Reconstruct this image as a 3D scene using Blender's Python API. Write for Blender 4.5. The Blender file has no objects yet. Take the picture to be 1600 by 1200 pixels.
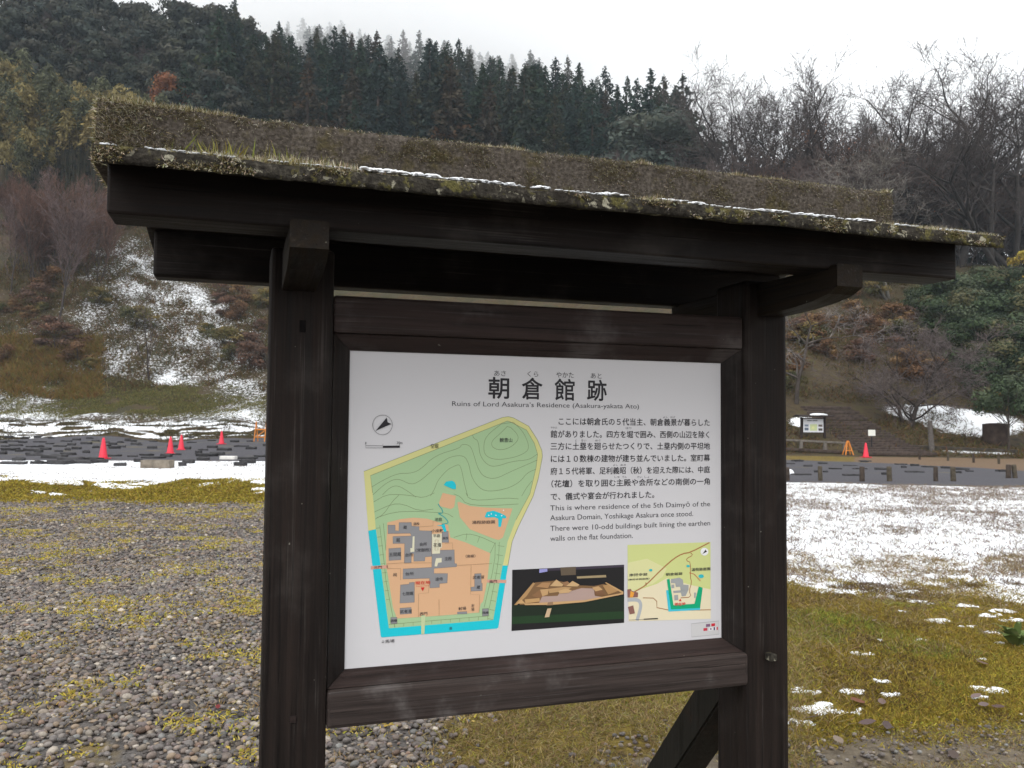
import bpy, bmesh, math, random
import numpy as np
from mathutils import Vector, Matrix

S = bpy.context.scene
COL = S.collection
R = math.radians

# ------------------------------------------------------------------ camera
FPX, PITCH, ROLL, YAW = 1286.8, R(2.5794), R(-0.4953), R(18.0257)
CAMP = np.array([0, 0, 1.55])
Rp = np.array([[1, 0, 0], [0, math.cos(PITCH), -math.sin(PITCH)], [0, math.sin(PITCH), math.cos(PITCH)]])
Rr = np.array([[math.cos(ROLL), 0, math.sin(ROLL)], [0, 1, 0], [-math.sin(ROLL), 0, math.cos(ROLL)]])
CM = Rp @ Rr
cam = bpy.data.cameras.new("camera")
camo = bpy.data.objects.new("camera", cam)
COL.objects.link(camo)
m = Matrix.Identity(4)
for i in range(3):
    m[i][0], m[i][1], m[i][2], m[i][3] = CM[i, 0], CM[i, 2], -CM[i, 1], CAMP[i]
camo.matrix_world = m
cam.sensor_width = 36
cam.lens = FPX / 1600 * 36
cam.clip_start = 0.05
cam.clip_end = 3000
cam.dof.use_dof = True
cam.dof.focus_distance = 2.05
cam.dof.aperture_fstop = 15
S.camera = camo
S.render.resolution_x, S.render.resolution_y = 1024, 768

# ------------------------------------------------------------------ sky, sun, exposure
SUN_EL, SUN_AZ = R(48), R(200)          # weak light through cloud, from behind the viewer
W = bpy.data.worlds.new("World")
S.world = W
W.use_nodes = True
nt = W.node_tree
nt.nodes.clear()
sky = nt.nodes.new("ShaderNodeTexSky")
sky.sky_type = 'NISHITA'
sky.sun_disc = False
sky.sun_elevation = SUN_EL
sky.sun_rotation = SUN_AZ
sky.dust_density = 4
hs = nt.nodes.new("ShaderNodeHueSaturation")
hs.inputs['Saturation'].default_value = 0.12
bg = nt.nodes.new("ShaderNodeBackground")
bg.inputs['Strength'].default_value = 0.06
bg2 = nt.nodes.new("ShaderNodeBackground")      # even cloud deck
bg2.inputs['Color'].default_value = (0.97, 0.985, 1, 1)
bg2.inputs['Strength'].default_value = 1.08
add = nt.nodes.new("ShaderNodeAddShader")
wo = nt.nodes.new("ShaderNodeOutputWorld")
nt.links.new(sky.outputs[0], hs.inputs['Color'])
nt.links.new(hs.outputs[0], bg.inputs[0])
nt.links.new(bg.outputs[0], add.inputs[0])
nt.links.new(bg2.outputs[0], add.inputs[1])
nt.links.new(add.outputs[0], wo.inputs[0])
sl = bpy.data.lights.new("sun", 'SUN')
sl.energy = 0.8
sl.angle = R(35)
sl.color = (1, 0.97, 0.93)
so = bpy.data.objects.new("sun", sl)
COL.objects.link(so)
sd = Vector((math.sin(SUN_AZ) * math.cos(SUN_EL), math.cos(SUN_AZ) * math.cos(SUN_EL), math.sin(SUN_EL)))
so.rotation_euler = (-sd).to_track_quat('-Z', 'Y').to_euler()
S.view_settings.view_transform = 'Standard'
S.view_settings.look = 'None'
S.view_settings.exposure = 0.25
S.view_settings.gamma = 1
S.cycles.max_bounces = 10
S.cycles.diffuse_bounces = 3
S.cycles.glossy_bounces = 2
S.cycles.volume_bounces = 9
S.cycles.use_denoising = True
S.cycles.use_adaptive_sampling = True
S.cycles.adaptive_threshold = 0.02

rng = np.random.default_rng(7)
random.seed(7)

# ------------------------------------------------------------------ helpers
def ray(px, py):
    return CM @ np.array([(px - 800) / FPX, 1, -(py - 600) / FPX])
def at(px, py, Y):
    d = ray(px, py)
    return CAMP + d * (Y / d[1])
def gpt(px, py, z=0.0):
    d = ray(px, py)
    return CAMP + d * ((z - CAMP[2]) / d[2])

def props(o, label=None, cat=None, group=None, kind=None):
    if label: o['label'] = label
    if cat: o['category'] = cat
    if group: o['group'] = group
    if kind: o['kind'] = kind
    return o
def thing(name, label, cat, loc=(0, 0, 0), rz=0.0, group=None):
    o = bpy.data.objects.new(name, None)
    o.empty_display_size = 0.2
    COL.objects.link(o)
    o.location = loc
    o.rotation_euler = (0, 0, rz)
    return props(o, label, cat, group)
def link(name, me, mats=(), parent=None):
    o = bpy.data.objects.new(name, me)
    COL.objects.link(o)
    for mt in (mats if isinstance(mats, (list, tuple)) else [mats]):
        me.materials.append(mt)
    if parent: o.parent = parent
    return o
def npmesh(name, V, faces, mats=(), parent=None, col=None, smooth=False, midx=None, attrs=None):
    V = np.asarray(V, np.float32)
    me = bpy.data.meshes.new(name)
    faces = [np.asarray(f, np.int32) for f in faces if len(f)]
    me.vertices.add(len(V))
    me.vertices.foreach_set('co', V.ravel())
    li = np.concatenate([f.ravel() for f in faces])
    tot = np.concatenate([np.full(len(f), f.shape[1], np.int32) for f in faces])
    st = np.concatenate([[0], np.cumsum(tot)[:-1]]).astype(np.int32)
    me.loops.add(len(li))
    me.loops.foreach_set('vertex_index', li)
    me.polygons.add(len(tot))
    me.polygons.foreach_set('loop_start', st)
    me.polygons.foreach_set('loop_total', tot)
    if midx is not None: me.polygons.foreach_set('material_index', np.asarray(midx, np.int32))
    me.polygons.foreach_set('use_smooth', np.full(len(tot), smooth, bool))
    if col is not None:
        a = me.color_attributes.new('col', 'FLOAT_COLOR', 'POINT')
        c = np.ones((len(V), 4), np.float32); c[:, :3] = col
        a.data.foreach_set('color', c.ravel())
    for k, v in (attrs or {}).items():
        a = me.attributes.new(k, 'FLOAT', 'POINT')
        a.data.foreach_set('value', np.asarray(v, np.float32))
    me.update(calc_edges=True)
    return link(name, me, mats, parent)
def bmobj(name, bm, mats, parent=None, smooth=False):
    me = bpy.data.meshes.new(name)
    bmesh.ops.recalc_face_normals(bm, faces=bm.faces)
    bm.to_mesh(me); bm.free()
    if smooth:
        for p in me.polygons: p.use_smooth = True
    return link(name, me, mats, parent)
def box_bm(x0, x1, y0, y1, z0, z1, bev=0.004, seg=2, bm=None):
    b = bmesh.new()
    bmesh.ops.create_cube(b, size=1)
    for v in b.verts:
        v.co = Vector(((x0 + x1) / 2 + v.co.x * (x1 - x0), (y0 + y1) / 2 + v.co.y * (y1 - y0), (z0 + z1) / 2 + v.co.z * (z1 - z0)))
    if bev: bmesh.ops.bevel(b, geom=b.edges[:], offset=bev, segments=seg, affect='EDGES', profile=0.5)
    if bm is None: return b
    me = bpy.data.meshes.new('tmp'); b.to_mesh(me); b.free(); bm.from_mesh(me); bpy.data.meshes.remove(me)
    return bm
def copy_tree(o, parent=None):
    c = o.copy(); COL.objects.link(c)
    if parent: c.parent = parent
    for ch in o.children: copy_tree(ch, c)
    return c
def rand_noise(n=256, seed=1):
    return np.random.default_rng(seed).random((n, n))
LAT = rand_noise()
def vnoise(x, y):
    x = np.asarray(x, float); y = np.asarray(y, float)
    xi = np.floor(x).astype(int); yi = np.floor(y).astype(int)
    fx = x - xi; fy = y - yi
    fx = fx * fx * (3 - 2 * fx); fy = fy * fy * (3 - 2 * fy)
    g = lambda a, b: LAT[a % 256, b % 256]
    return (g(xi, yi) * (1 - fx) + g(xi + 1, yi) * fx) * (1 - fy) + (g(xi, yi + 1) * (1 - fx) + g(xi + 1, yi + 1) * fx) * fy
def fbm(x, y, o=4):
    s = 0; a = 0.5; t = 0
    x = np.asarray(x, float); y = np.asarray(y, float)
    for i in range(o):
        s = s + a * vnoise(x * 2 ** i + 17.3 * i, y * 2 ** i + 9.1 * i); t += a; a *= 0.5
    return s / t
def sstep(a, b, x):
    t = np.clip((x - a) / (b - a), 0, 1)
    return t * t * (3 - 2 * t)

# ------------------------------------------------------------------ materials
class NT:
    def __init__(s, name):
        s.m = bpy.data.materials.new(name); s.m.use_nodes = True
        s.t = s.m.node_tree
        s.b = s.t.nodes['Principled BSDF']
    def n(s, typ, **kw):
        nd = s.t.nodes.new('ShaderNode' + typ)
        for k, v in kw.items():
            if k in nd.inputs: nd.inputs[k].default_value = v
            else: setattr(nd, k, v)
        return nd
    def l(s, a, b): s.t.links.new(a, b)
    def coord(s, kind='Object', scale=(1, 1, 1)):
        tc = s.n('TexCoord'); mp = s.n('Mapping'); mp.inputs['Scale'].default_value = scale
        s.l(tc.outputs[kind], mp.inputs[0]); return mp.outputs[0]
    def noise(s, vec, scale, detail=4, rough=0.55, dist=0.0):
        nd = s.n('TexNoise'); nd.inputs['Scale'].default_value = scale; nd.inputs['Detail'].default_value = detail
        nd.inputs['Roughness'].default_value = rough; nd.inputs['Distortion'].default_value = dist
        s.l(vec, nd.inputs['Vector']); return nd.outputs[0]
    def ramp(s, fac, *stops):
        r = s.n('ValToRGB'); e = r.color_ramp.elements
        while len(e) < len(stops): e.new(0.5)
        for el, (p, c) in zip(e, stops):
            el.position = p; el.color = (*c, 1) if len(c) == 3 else c
        s.l(fac, r.inputs[0]); return r.outputs[0]
    def mix(s, fac, a, b, mode='MIX'):
        mx = s.n('Mix', data_type='RGBA', blend_type=mode)
        for sock, v in ((mx.inputs[0], fac), (mx.inputs[6], a), (mx.inputs[7], b)):
            if isinstance(v, (int, float)): sock.default_value = v
            elif isinstance(v, tuple): sock.default_value = (*v, 1)
            else: s.l(v, sock)
        return mx.outputs[2]
    def math(s, op, a, b=0.0, c=0.0, clamp=False):
        nd = s.n('Math', operation=op, use_clamp=clamp)
        for i, v in enumerate((a, b, c)):
            if isinstance(v, (int, float)): nd.inputs[i].default_value = v
            else: s.l(v, nd.inputs[i])
        return nd.outputs[0]
    def step(s, v, a, b):
        nd = s.n('MapRange', interpolation_type='SMOOTHSTEP')
        nd.inputs[1].default_value = a; nd.inputs[2].default_value = b
        s.l(v, nd.inputs[0]); return nd.outputs[0]
    def attr(s, name, out='Fac'):
        nd = s.n('Attribute'); nd.attribute_name = name; return nd.outputs[out]
    def bump(s, h, strength=0.3, dist=0.01):
        b = s.n('Bump'); b.inputs['Strength'].default_value = strength; b.inputs['Distance'].default_value = dist
        s.l(h, b.inputs['Height']); s.l(b.outputs[0], s.b.inputs['Normal'])
    def out(s, col=None, rough=0.8, spec=0.3):
        if col is not None:
            if isinstance(col, tuple): s.b.inputs['Base Color'].default_value = (*col, 1)
            else: s.l(col, s.b.inputs['Base Color'])
        if isinstance(rough, (int, float)): s.b.inputs['Roughness'].default_value = rough
        else: s.l(rough, s.b.inputs['Roughness'])
        s.b.inputs['Specular IOR Level'].default_value = spec
        return s.m

def wood(name, dark, light, axis, worn=(0.075, 0.066, 0.060), wornf=0.3, spec=0.16):
    a = NT(name)
    sc = [38, 38, 38]; sc[axis] = 1.4
    v = a.coord('Object', tuple(sc))
    g = a.noise(v, 1.6, 8, 0.62, 0.4)
    sc2 = [230, 230, 230]; sc2[axis] = 3
    fine = a.noise(a.coord('Object', tuple(sc2)), 1, 4, 0.6)
    big = a.noise(a.coord('Object', (1, 1, 1)), 5, 5, 0.6)
    c = a.ramp(g, (0.30, dark), (0.72, light))
    c = a.mix(a.math('MULTIPLY', a.step(big, 0.52, 0.75), wornf), c, worn)
    c = a.mix(a.math('MULTIPLY', a.step(fine, 0.45, 0.75), 0.45), c, tuple(x * 0.45 for x in dark))
    spk = a.noise(a.coord('Object', (1, 1, 1)), 60, 2, 0.5)
    c = a.mix(a.step(spk, 0.77, 0.80), c, (0.16, 0.155, 0.13))
    sc3 = [120, 120, 120]; sc3[axis] = 2.2
    chk = a.noise(a.coord('Object', tuple(sc3)), 1.0, 3, 0.5, 0.3)
    c = a.mix(a.math('MULTIPLY', a.step(chk, .66, .70), .7), c, (.0025, .002, .002))
    sc4 = [150, 150, 150]; sc4[axis] = 2.2
    c = a.mix(a.math('MULTIPLY', a.step(a.noise(a.coord('Object', tuple(sc4)), 1.0, 5, .6), .56, .72), a.math('MULTIPLY', a.step(big, .35, .65), .55)), c, worn)
    a.bump(a.math('SUBTRACT', a.math('ADD', g, a.math('MULTIPLY', fine, 0.6)), a.step(chk, .64, .69)), 0.45, 0.004)
    return a.out(c, a.ramp(g, (0.3, (0.5,) * 3), (0.7, (0.78,) * 3)), spec)

WD, WL = (0.0038, 0.0026, 0.0022), (0.0145, 0.0095, 0.0075)
wood_u = wood('wood_along', WD, WL, 0)
wood_v = wood('wood_upright', (0.0046, 0.0031, 0.0025), (0.021, 0.0140, 0.0112), 2)
wood_n = wood('wood_across', (0.005, 0.0035, 0.0025), (0.022, 0.0145, 0.008), 1)
rail_m = wood('wood_rail', (0.016, 0.0105, 0.0092), (0.048, 0.032, 0.0285), 0, (0.125, 0.112, 0.108), 0.6)
stile_m = wood('wood_stile', (0.006, 0.0045, 0.004), (0.020, 0.0145, 0.0125), 2)
brace_m = wood('wood_brace', (0.008, 0.008, 0.006), (0.026, 0.023, 0.018), 2, (0.085, 0.028, 0.012), 0.75)

def vcol(name, rough=0.85, spec=0.2, sub=0.0, var=0.0, scale=4):
    a = NT(name)
    c = a.attr('col', 'Color')
    if var:
        nz = a.noise(a.coord('Object'), scale, 4)
        c = a.mix(1.0, c, a.ramp(nz, (0.3, (1 - var,) * 3), (0.7, (1 + var,) * 3)), 'MULTIPLY')
    if sub:
        tr = a.n('BsdfTranslucent'); a.l(c, tr.inputs[0])
        mx = a.n('MixShader'); mx.inputs[0].default_value = sub
        a.l(a.b.outputs[0], mx.inputs[1]); a.l(tr.outputs[0], mx.inputs[2])
        a.l(mx.outputs[0], a.t.nodes['Material Output'].inputs[0])
    return a.out(c, rough, spec)
blade_m = vcol('grass_blades', 0.8, 0.15, 0.25)
leaf_m = vcol('leaves', 0.7, 0.2, 0.2)
stone_m = vcol('pebbles', 0.62, 0.4, 0, 0.25, 60)
bark_m = vcol('bark', 0.9, 0.15, 0, 0.3, 3)

def plain(name, c, rough=0.6, spec=0.3, var=0.12, scale=8):
    a = NT(name)
    nz = a.noise(a.coord('Object'), scale, 5)
    cc = a.ramp(nz, (0.3, tuple(x * (1 - var) for x in c)), (0.7, tuple(min(1, x * (1 + var)) for x in c)))
    return a.out(cc, rough, spec)
snow_a = NT('snow_lumps')
_sv = snow_a.coord('Object')
snow_a.bump(snow_a.noise(_sv, 60, 5), 0.4, 0.01)
snow_m = snow_a.out((0.84, 0.86, 0.88), 0.75, 0.3)

# ------------------------------------------------------------------ terrain height
PROF = {   # azimuth X/Y : (Y, z) profile
    -1.4: [(0, 0), (30, .05), (50, .2), (60, 4), (80, 16), (105, 38), (150, 75), (180, 82), (330, 80)],
    -0.62: [(0, 0), (28, .1), (54, .1), (56.2, .12), (57, .45), (58.4, .55), (59, .95), (61, 1.25), (62, 1.7), (66, 3.0), (70, 5.3), (78, 11.6), (88, 19.2), (105, 34), (125, 52), (150, 68), (180, 76), (330, 70)],
    -0.30: [(0, 0), (28, .1), (54, .1), (56.2, .12), (57, .45), (58.4, .55), (59, .95), (61, 1.25), (62, 1.7), (66, 2.9), (70, 4.6), (78, 9.9), (88, 16), (105, 29), (125, 45), (150, 60), (180, 75), (215, 88), (330, 84)],
    0.0: [(0, 0), (28, .05), (46, .05), (52, 1), (60, 4), (75, 10), (100, 24), (125, 38), (150, 52), (190, 66), (225, 80), (330, 78)],
    0.20: [(0, 0), (22, -.02), (40, -.05), (44, 1), (52, 4.5), (64, 10), (80, 18), (100, 25), (135, 36), (160, 42), (200, 42), (330, 20)],
    0.32: [(0, 0), (22, -.02), (38, -.1), (40.5, .1), (44, 1.2), (50, 3.6), (60, 8.7), (68, 13.2), (76, 16.5), (90, 19), (120, 20), (160, 18), (330, 0)],
    0.62: [(0, 0), (22, -.02), (39, -.1), (41, -.05), (44, .55), (50, 2.2), (60, 7.5), (68, 12.2), (76, 16), (90, 18.5), (120, 18), (160, 12), (330, -4)],
    1.4: [(0, 0), (30, .0), (50, 1), (60, 5), (80, 14), (110, 18), (160, 12), (330, -4)],
}
PA = sorted(PROF)
def terrain(X, Y):
    X = np.asarray(X, float); Y = np.asarray(Y, float)
    Yc = np.maximum(Y, 0.01)
    a = np.clip(X / np.maximum(Y, 12), PA[0], PA[-1])
    zs = [np.interp(Yc, [p[0] for p in PROF[k]], [p[1] for p in PROF[k]]) for k in PA]
    z = np.zeros_like(a + Yc)
    for i in range(len(PA) - 1):
        t = (a - PA[i]) / (PA[i + 1] - PA[i])
        mk = (t >= 0) & (t <= 1)
        t = t * t * (3 - 2 * t) if 0 else t
        z = np.where(mk, zs[i] * (1 - t) + zs[i + 1] * t, z)
    # roughness grows with distance; moss bank near right rolls a little
    rough = sstep(40, 70, Y) * 1.2
    z = z + rough * (fbm(X * .18, Y * .18) - .5) * 1.6 + sstep(60, 72, Y) * (fbm(X * .9 + 5, Y * .9, 3) - .5) * .7
    z = z + (fbm(X * .55 + 3, Y * .55, 4) - .5) * (.09 + .45 * sstep(14.5, 16, Y) * sstep(21, 18.5, Y) * sstep(-.2, -.28, a)) * sstep(3, 6, Y) * (1 - sstep(22, 30, Y))
    return z
def th(X, Y): return float(terrain(np.array([X]), np.array([Y]))[0])

# ---- where each kind of ground lies
def gravel_edge(Y): return np.where(Y > 4, -.10 - .22 * (Y - 4), -.1 + .35 * (4 - Y))
def snow_start(a): return np.interp(a, [-.6, -.3, .30, .33, .45, .62, .9], [18.6, 19.2, 8.4, 7.7, 7.3, 6.9, 6.6])
def ruin_start(a): return np.interp(a, [-.62, -.3, 0, .33, .62], [27.6, 28.4, 26, 21.9, 21.4])
def zones(X, Y):
    X = np.asarray(X, float); Y = np.asarray(Y, float)
    a = X / np.maximum(Y, 1)
    j = (fbm(X * .8, Y * .8, 4) - .5)
    gr = sstep(.25, -.25, X - gravel_edge(Y) + j * .9) * sstep(.5, -.4, Y - 14.6 + j * 1.6)
    near = sstep(.25, -.25, Y - (4.15 + .28 * (X - 1.5)) + j * .5) * (1 - gr)
    sn = sstep(-1.0, .8, Y - snow_start(a) + j * 2.4) * (1 - sstep(-.15, .15, Y - ruin_start(a)))
    ru = sstep(-.15, .15, Y - ruin_start(a))
    ruend = np.interp(a, [-.62, -.3, 0, .3, .46, .62], [56, 56, 47, 38.5, 34.5, 29.5])
    ru = ru * sstep(.4, -.4, Y - ruend + j * 1.2)
    path = sstep(-.4, .2, Y - ruend + j) * sstep(.5, -.3, Y - np.interp(a, [.3, .42, .62], [38.6, 39.4, 40.0]) + j * .5) * sstep(.40, .43, a)
    # snow on slopes
    sl = np.zeros_like(X)
    n1 = fbm(X * .16 + 40, Y * .16 + 11, 3)
    px = 800 + a * 1287
    left = sstep(-.27, -.31, a)
    zz = 58 + 0 * X
    sl = np.maximum(sl, left * sstep(56.2, 56.8, Y) * sstep(61.6, 60.2, Y) * (.80 - .9 * sstep(.30, .7, np.abs(fbm(X * .5, Y * 3.1 + 8, 2) - .5) * 3)))
    lawn = left * sstep(60, 62, Y) * sstep(71, 69, Y)
    sl = np.maximum(sl, lawn * (.28 + .24 * np.clip(np.abs(px - 215) / 170, 0, 1) - .46 * sstep(130, 40, np.abs(px - 215)) * sstep(61.5, 63.5, Y) + .25 * (n1 - .5) + .3 * sstep(64, 61, Y)))
    chute = left * sstep(68, 70, Y) * sstep(97, 90, Y)
    cx_ = np.interp(Y, [68, 72, 78, 84, 92], [265, 262, 250, 222, 205])
    wd = np.interp(Y, [68, 76, 84, 92], [220, 200, 140, 60])
    sl = np.maximum(sl, chute * (.61 * sstep(1.5, .4, np.abs(px - cx_) / wd) + .55 * (n1 - .5) + .5 * (fbm(X * .7, Y * .7 + 30, 3) - .5)))
    right = sstep(.29, .31, a)
    patch = sstep(1.2, .4, np.hypot((px - 1520) / 120, (Y - 47.3) / 3.6)) + sstep(1.2, .4, np.hypot((px - 1430) / 70, (Y - 48.6) / 2.0)) + sstep(1.2, .3, np.hypot((px - 1258) / 40, (Y - 45.2) / 1.2)) + .8 * sstep(1.2, .3, np.hypot((px - 1530) / 110, (Y - 41.8) / .7))
    sl = np.maximum(sl, right * np.clip(patch, 0, 1) * .8)
    return dict(gravel=gr, dirt=near, snow=np.maximum(sn, sl * (1 - ru)), ruin=ru, path=path)

def ground_mat(name, hill=False):
    a = NT(name)
    v = a.coord('Object')
    n_f = a.noise(v, 14, 6, 0.65); n_m = a.noise(v, 2.2, 6, 0.6); n_b = a.noise(v, 0.35, 5, 0.6); n_c = a.noise(v, 70, 3, 0.6)
    if hill:
        c = a.ramp(n_m, (0.30, (0.024, 0.018, 0.012)), (0.45, (0.070, 0.046, 0.024)), (0.57, (0.055, 0.048, 0.019)), (0.72, (0.115, 0.058, 0.026)))
        c = a.mix(a.step(n_b, .48, .60), c, a.ramp(n_f, (.35, (.022, .021, .011)), (.65, (.070, .060, .024))))
    else:
        c = a.ramp(n_f, (0.30, (0.060, 0.042, 0.014)), (0.50, (0.150, 0.108, 0.020)), (0.70, (0.235, 0.180, 0.032)))
        c = a.mix(a.step(n_m, .50, .68), c, a.ramp(n_f, (.3, (.055, .036, .014)), (.7, (.14, .095, .034))))
        c = a.mix(a.step(a.attr('far'), .45, .55), c, a.ramp(n_m, (0.30, (0.022, 0.018, 0.010)), (0.50, (0.062, 0.043, 0.021)), (0.70, (0.058, 0.055, 0.016))))
    c = a.mix(.75, c, a.ramp(n_c, (.3, (.45, .42, .40)), (.7, (1.35, 1.3, 1.25))), 'MULTIPLY')
    grey = a.ramp(n_c, (0.3, (0.045, 0.040, 0.037)), (0.7, (0.15, 0.135, 0.125)))
    jit = a.math('MULTIPLY', a.math('SUBTRACT', n_f, .5), .9)
    def zone(attr, lo=.35, hi=.65, k=1.0):
        return a.step(a.math('ADD', a.attr(attr), a.math('MULTIPLY', jit, k)), lo, hi)
    if not hill:
        c = a.mix(zone('gravel'), c, a.mix(a.step(n_m, .55, .7), grey, (0.17, 0.125, 0.055)))
        c = a.mix(zone('dirt'), c, a.ramp(n_f, (.3, (.075, .058, .040)), (.7, (.19, .155, .11))))
        rc = a.ramp(n_c, (.3, (.052, .050, .056)), (.7, (.090, .086, .097)))
        rc = a.mix(a.step(n_b, .57, .70), rc, (.13, .115, .07))
        c = a.mix(zone('ruin', .4, .6, .5), c, rc)
        c = a.mix(zone('path', .4, .6, .4), c, a.ramp(n_f, (.3, (.11, .070, .040)), (.7, (.18, .12, .072))))
    sn = a.math('ADD', a.attr('snow'), a.math('MULTIPLY', a.math('SUBTRACT', a.noise(v, 5.0 if not hill else 4.6, 8, .80), .5), 2.8 if hill else 1.25))
    sf = a.step(sn, .50, .72) if hill else a.step(sn, .55, .66)
    c = a.mix(sf, c, (.83, .85, .875))
    h = a.math('ADD', a.math('MULTIPLY', sf, .6), a.math('MULTIPLY', n_f, .8))
    a.bump(h, .6, .05 if not hill else .2)
    return a.out(c, .85, .25)
ground_m = ground_mat('ground_cover'); hill_m = ground_mat('hill_cover', True)

def sheet(name, xs, ys, mat, dz=0.0):
    X, Y = np.meshgrid(xs, ys)
    Z = terrain(X, Y) + dz
    z = zones(X, Y)
    V = np.stack([X.ravel(), Y.ravel(), Z.ravel()], -1)
    nx, ny = len(xs), len(ys)
    i = np.arange(nx * ny).reshape(ny, nx)
    F = np.stack([i[:-1, :-1].ravel(), i[:-1, 1:].ravel(), i[1:, 1:].ravel(), i[1:, :-1].ravel()], -1)
    at_ = {k: q.ravel() for k, q in z.items()}
    at_['far'] = sstep(38, 41, Y).ravel()
    o = npmesh(name, V, [F], mat, smooth=True, attrs=at_)
    return props(o, kind='structure')
xs = np.concatenate([np.linspace(-140, -42, 25), np.arange(-40, -8, .3), np.arange(-8, 8, .1), np.arange(8, 36, .3), np.linspace(37, 140, 25)])
ys = np.concatenate([np.linspace(-70, 0, 15), np.arange(1, 12, .1), np.arange(12, 60.01, .2)])
sheet('ground', xs, ys, ground_m)
xs2 = np.concatenate([np.linspace(-420, -72, 60), np.arange(-70, 60, .4), np.linspace(61, 420, 60)])
ys2 = np.concatenate([np.arange(60.01, 100, .4), np.linspace(101, 330, 90)])
sheet('hillside', xs2, ys2, hill_m)

# ------------------------------------------------------------------ blades
def blades(P, D, L, Wd, bend, col, side=None):
    """vectorised narrow blades: base P, direction D (n,3), length L, width Wd, bend vector."""
    n = len(P)
    D = D / np.linalg.norm(D, axis=1, keepdims=True)
    rv = np.random.default_rng(n).normal(size=(n, 3))
    s = np.cross(D, rv); s /= np.linalg.norm(s, axis=1, keepdims=True) + 1e-9
    w = s * Wd[:, None] / 2
    mid = P + D * (L * .55)[:, None] + bend * .3
    tip = P + D * L[:, None] + bend
    V = np.stack([P - w, P + w, mid + w * .8, mid - w * .8, tip], 1).reshape(-1, 3)
    i = np.arange(n)[:, None] * 5
    F4 = i + np.array([[0, 1, 2, 3]]); F3 = i + np.array([[3, 2, 4]])
    C = np.repeat(col, 5, 0)
    return V, F4, F3, C
def blade_obj(name, parts, mat=None, parent=None):
    Vs, F4s, F3s, Cs, o = [], [], [], [], 0
    for V, F4, F3, C in parts:
        Vs.append(V); F4s.append(F4 + o); F3s.append(F3 + o); Cs.append(C); o += len(V)
    return npmesh(name, np.concatenate(Vs), [np.concatenate(F4s), np.concatenate(F3s)], mat or blade_m, parent, col=np.concatenate(Cs))
def pal(n, cols, jit=.2):
    cols = np.array(cols)
    c = cols[rng.integers(0, len(cols), n)] * (1 + rng.normal(0, jit, (n, 1)))
    return np.clip(c * (1 + rng.normal(0, jit * .3, (n, 3))), .004, .9)

# ------------------------------------------------------------------ information board
TB = CAMP + np.array([-0.38253908, 1.92839757, 0.16330243])      # panel's upper left corner
UV = np.array([math.cos(YAW), math.sin(YAW), 0]); NV = np.array([-math.sin(YAW), math.cos(YAW), 0])
PH = 0.7395                                                       # panel height (width 1)
def pu(px, py, n=0.0):
    d = ray(px, py); t = ((TB + n * NV - CAMP) @ NV) / (d @ NV); P = CAMP + t * d - TB
    return float(P @ UV), float(P[2] + TB[2])
ZT = float(TB[2]); ZB = ZT - PH
base = TB + .5 * UV; 
sign = thing('information_board', 'large dark wooden roofed notice board with a white site map panel', 'notice board', (base[0], base[1], 0), YAW)
def wbox(name, u0, u1, n0, n1, z0, z1, mat, bev=.005, parent=sign):
    return bmobj(name, box_bm(u0 - .5, u1 - .5, n0, n1, z0, z1, bev), mat, parent)
pl = wbox('post', -.182, -.043, -.057, .085, -.05, 1.935, wood_v, .009)
pr = wbox('post', 1.036, 1.172, -.057, .085, -.05, 1.935, wood_v, .012)
# frame rails
wbox('top_rail', -.0425, 1.0355, -.052, .02, 1.748, 1.834, rail_m, .006)
low_m = wood('wood_low_rail', (0.020, 0.0150, 0.0135), (0.060, 0.045, 0.040), 0, (0.17, 0.155, 0.15), 0.75)
wbox('bottom_rail', -.0425, 1.044, -.060, .045, .861, .946, low_m, .009)
def bevel_piece(name, q, mat):     # q: outer a, outer b, inner b, inner a in (u,z); front bevel of the frame
    bm = bmesh.new()
    (a, b, c, d) = q
    f = [bm.verts.new((u - .5, n, z)) for (u, z), n in ((a, -.047), (b, -.047), (c, -.004), (d, -.004))]
    r = [bm.verts.new((u - .5, .03, z)) for (u, z) in (a, b, c, d)]
    bm.faces.new(f); bm.faces.new(r[::-1])
    for i in range(4): bm.faces.new((f[i], f[(i + 1) % 4], r[(i + 1) % 4], r[i]))
    return bmobj(name, bm, mat, sign)
g = .0008
ol, orr, ot, ob = -.0415, 1.0345, 1.7465, .9475
il, ir, it, ib = .001, .999, ZT - .001, ZB + .001
bevel_piece('frame_stile', ((ol, ot - g), (ol, ob + g), (il, ib + g), (il, it - g)), stile_m)
bevel_piece('frame_stile', ((orr, ob + g), (orr, ot - g), (ir, it - g), (ir, ib + g)), stile_m)
bevel_piece('frame_moulding', ((orr - g, ot), (ol + g, ot), (il + g, it), (ir - g, it)), rail_m)
bevel_piece('frame_moulding', ((ol + g, ob), (orr - g, ob), (ir - g, ib), (il + g, ib)), rail_m)
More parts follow.
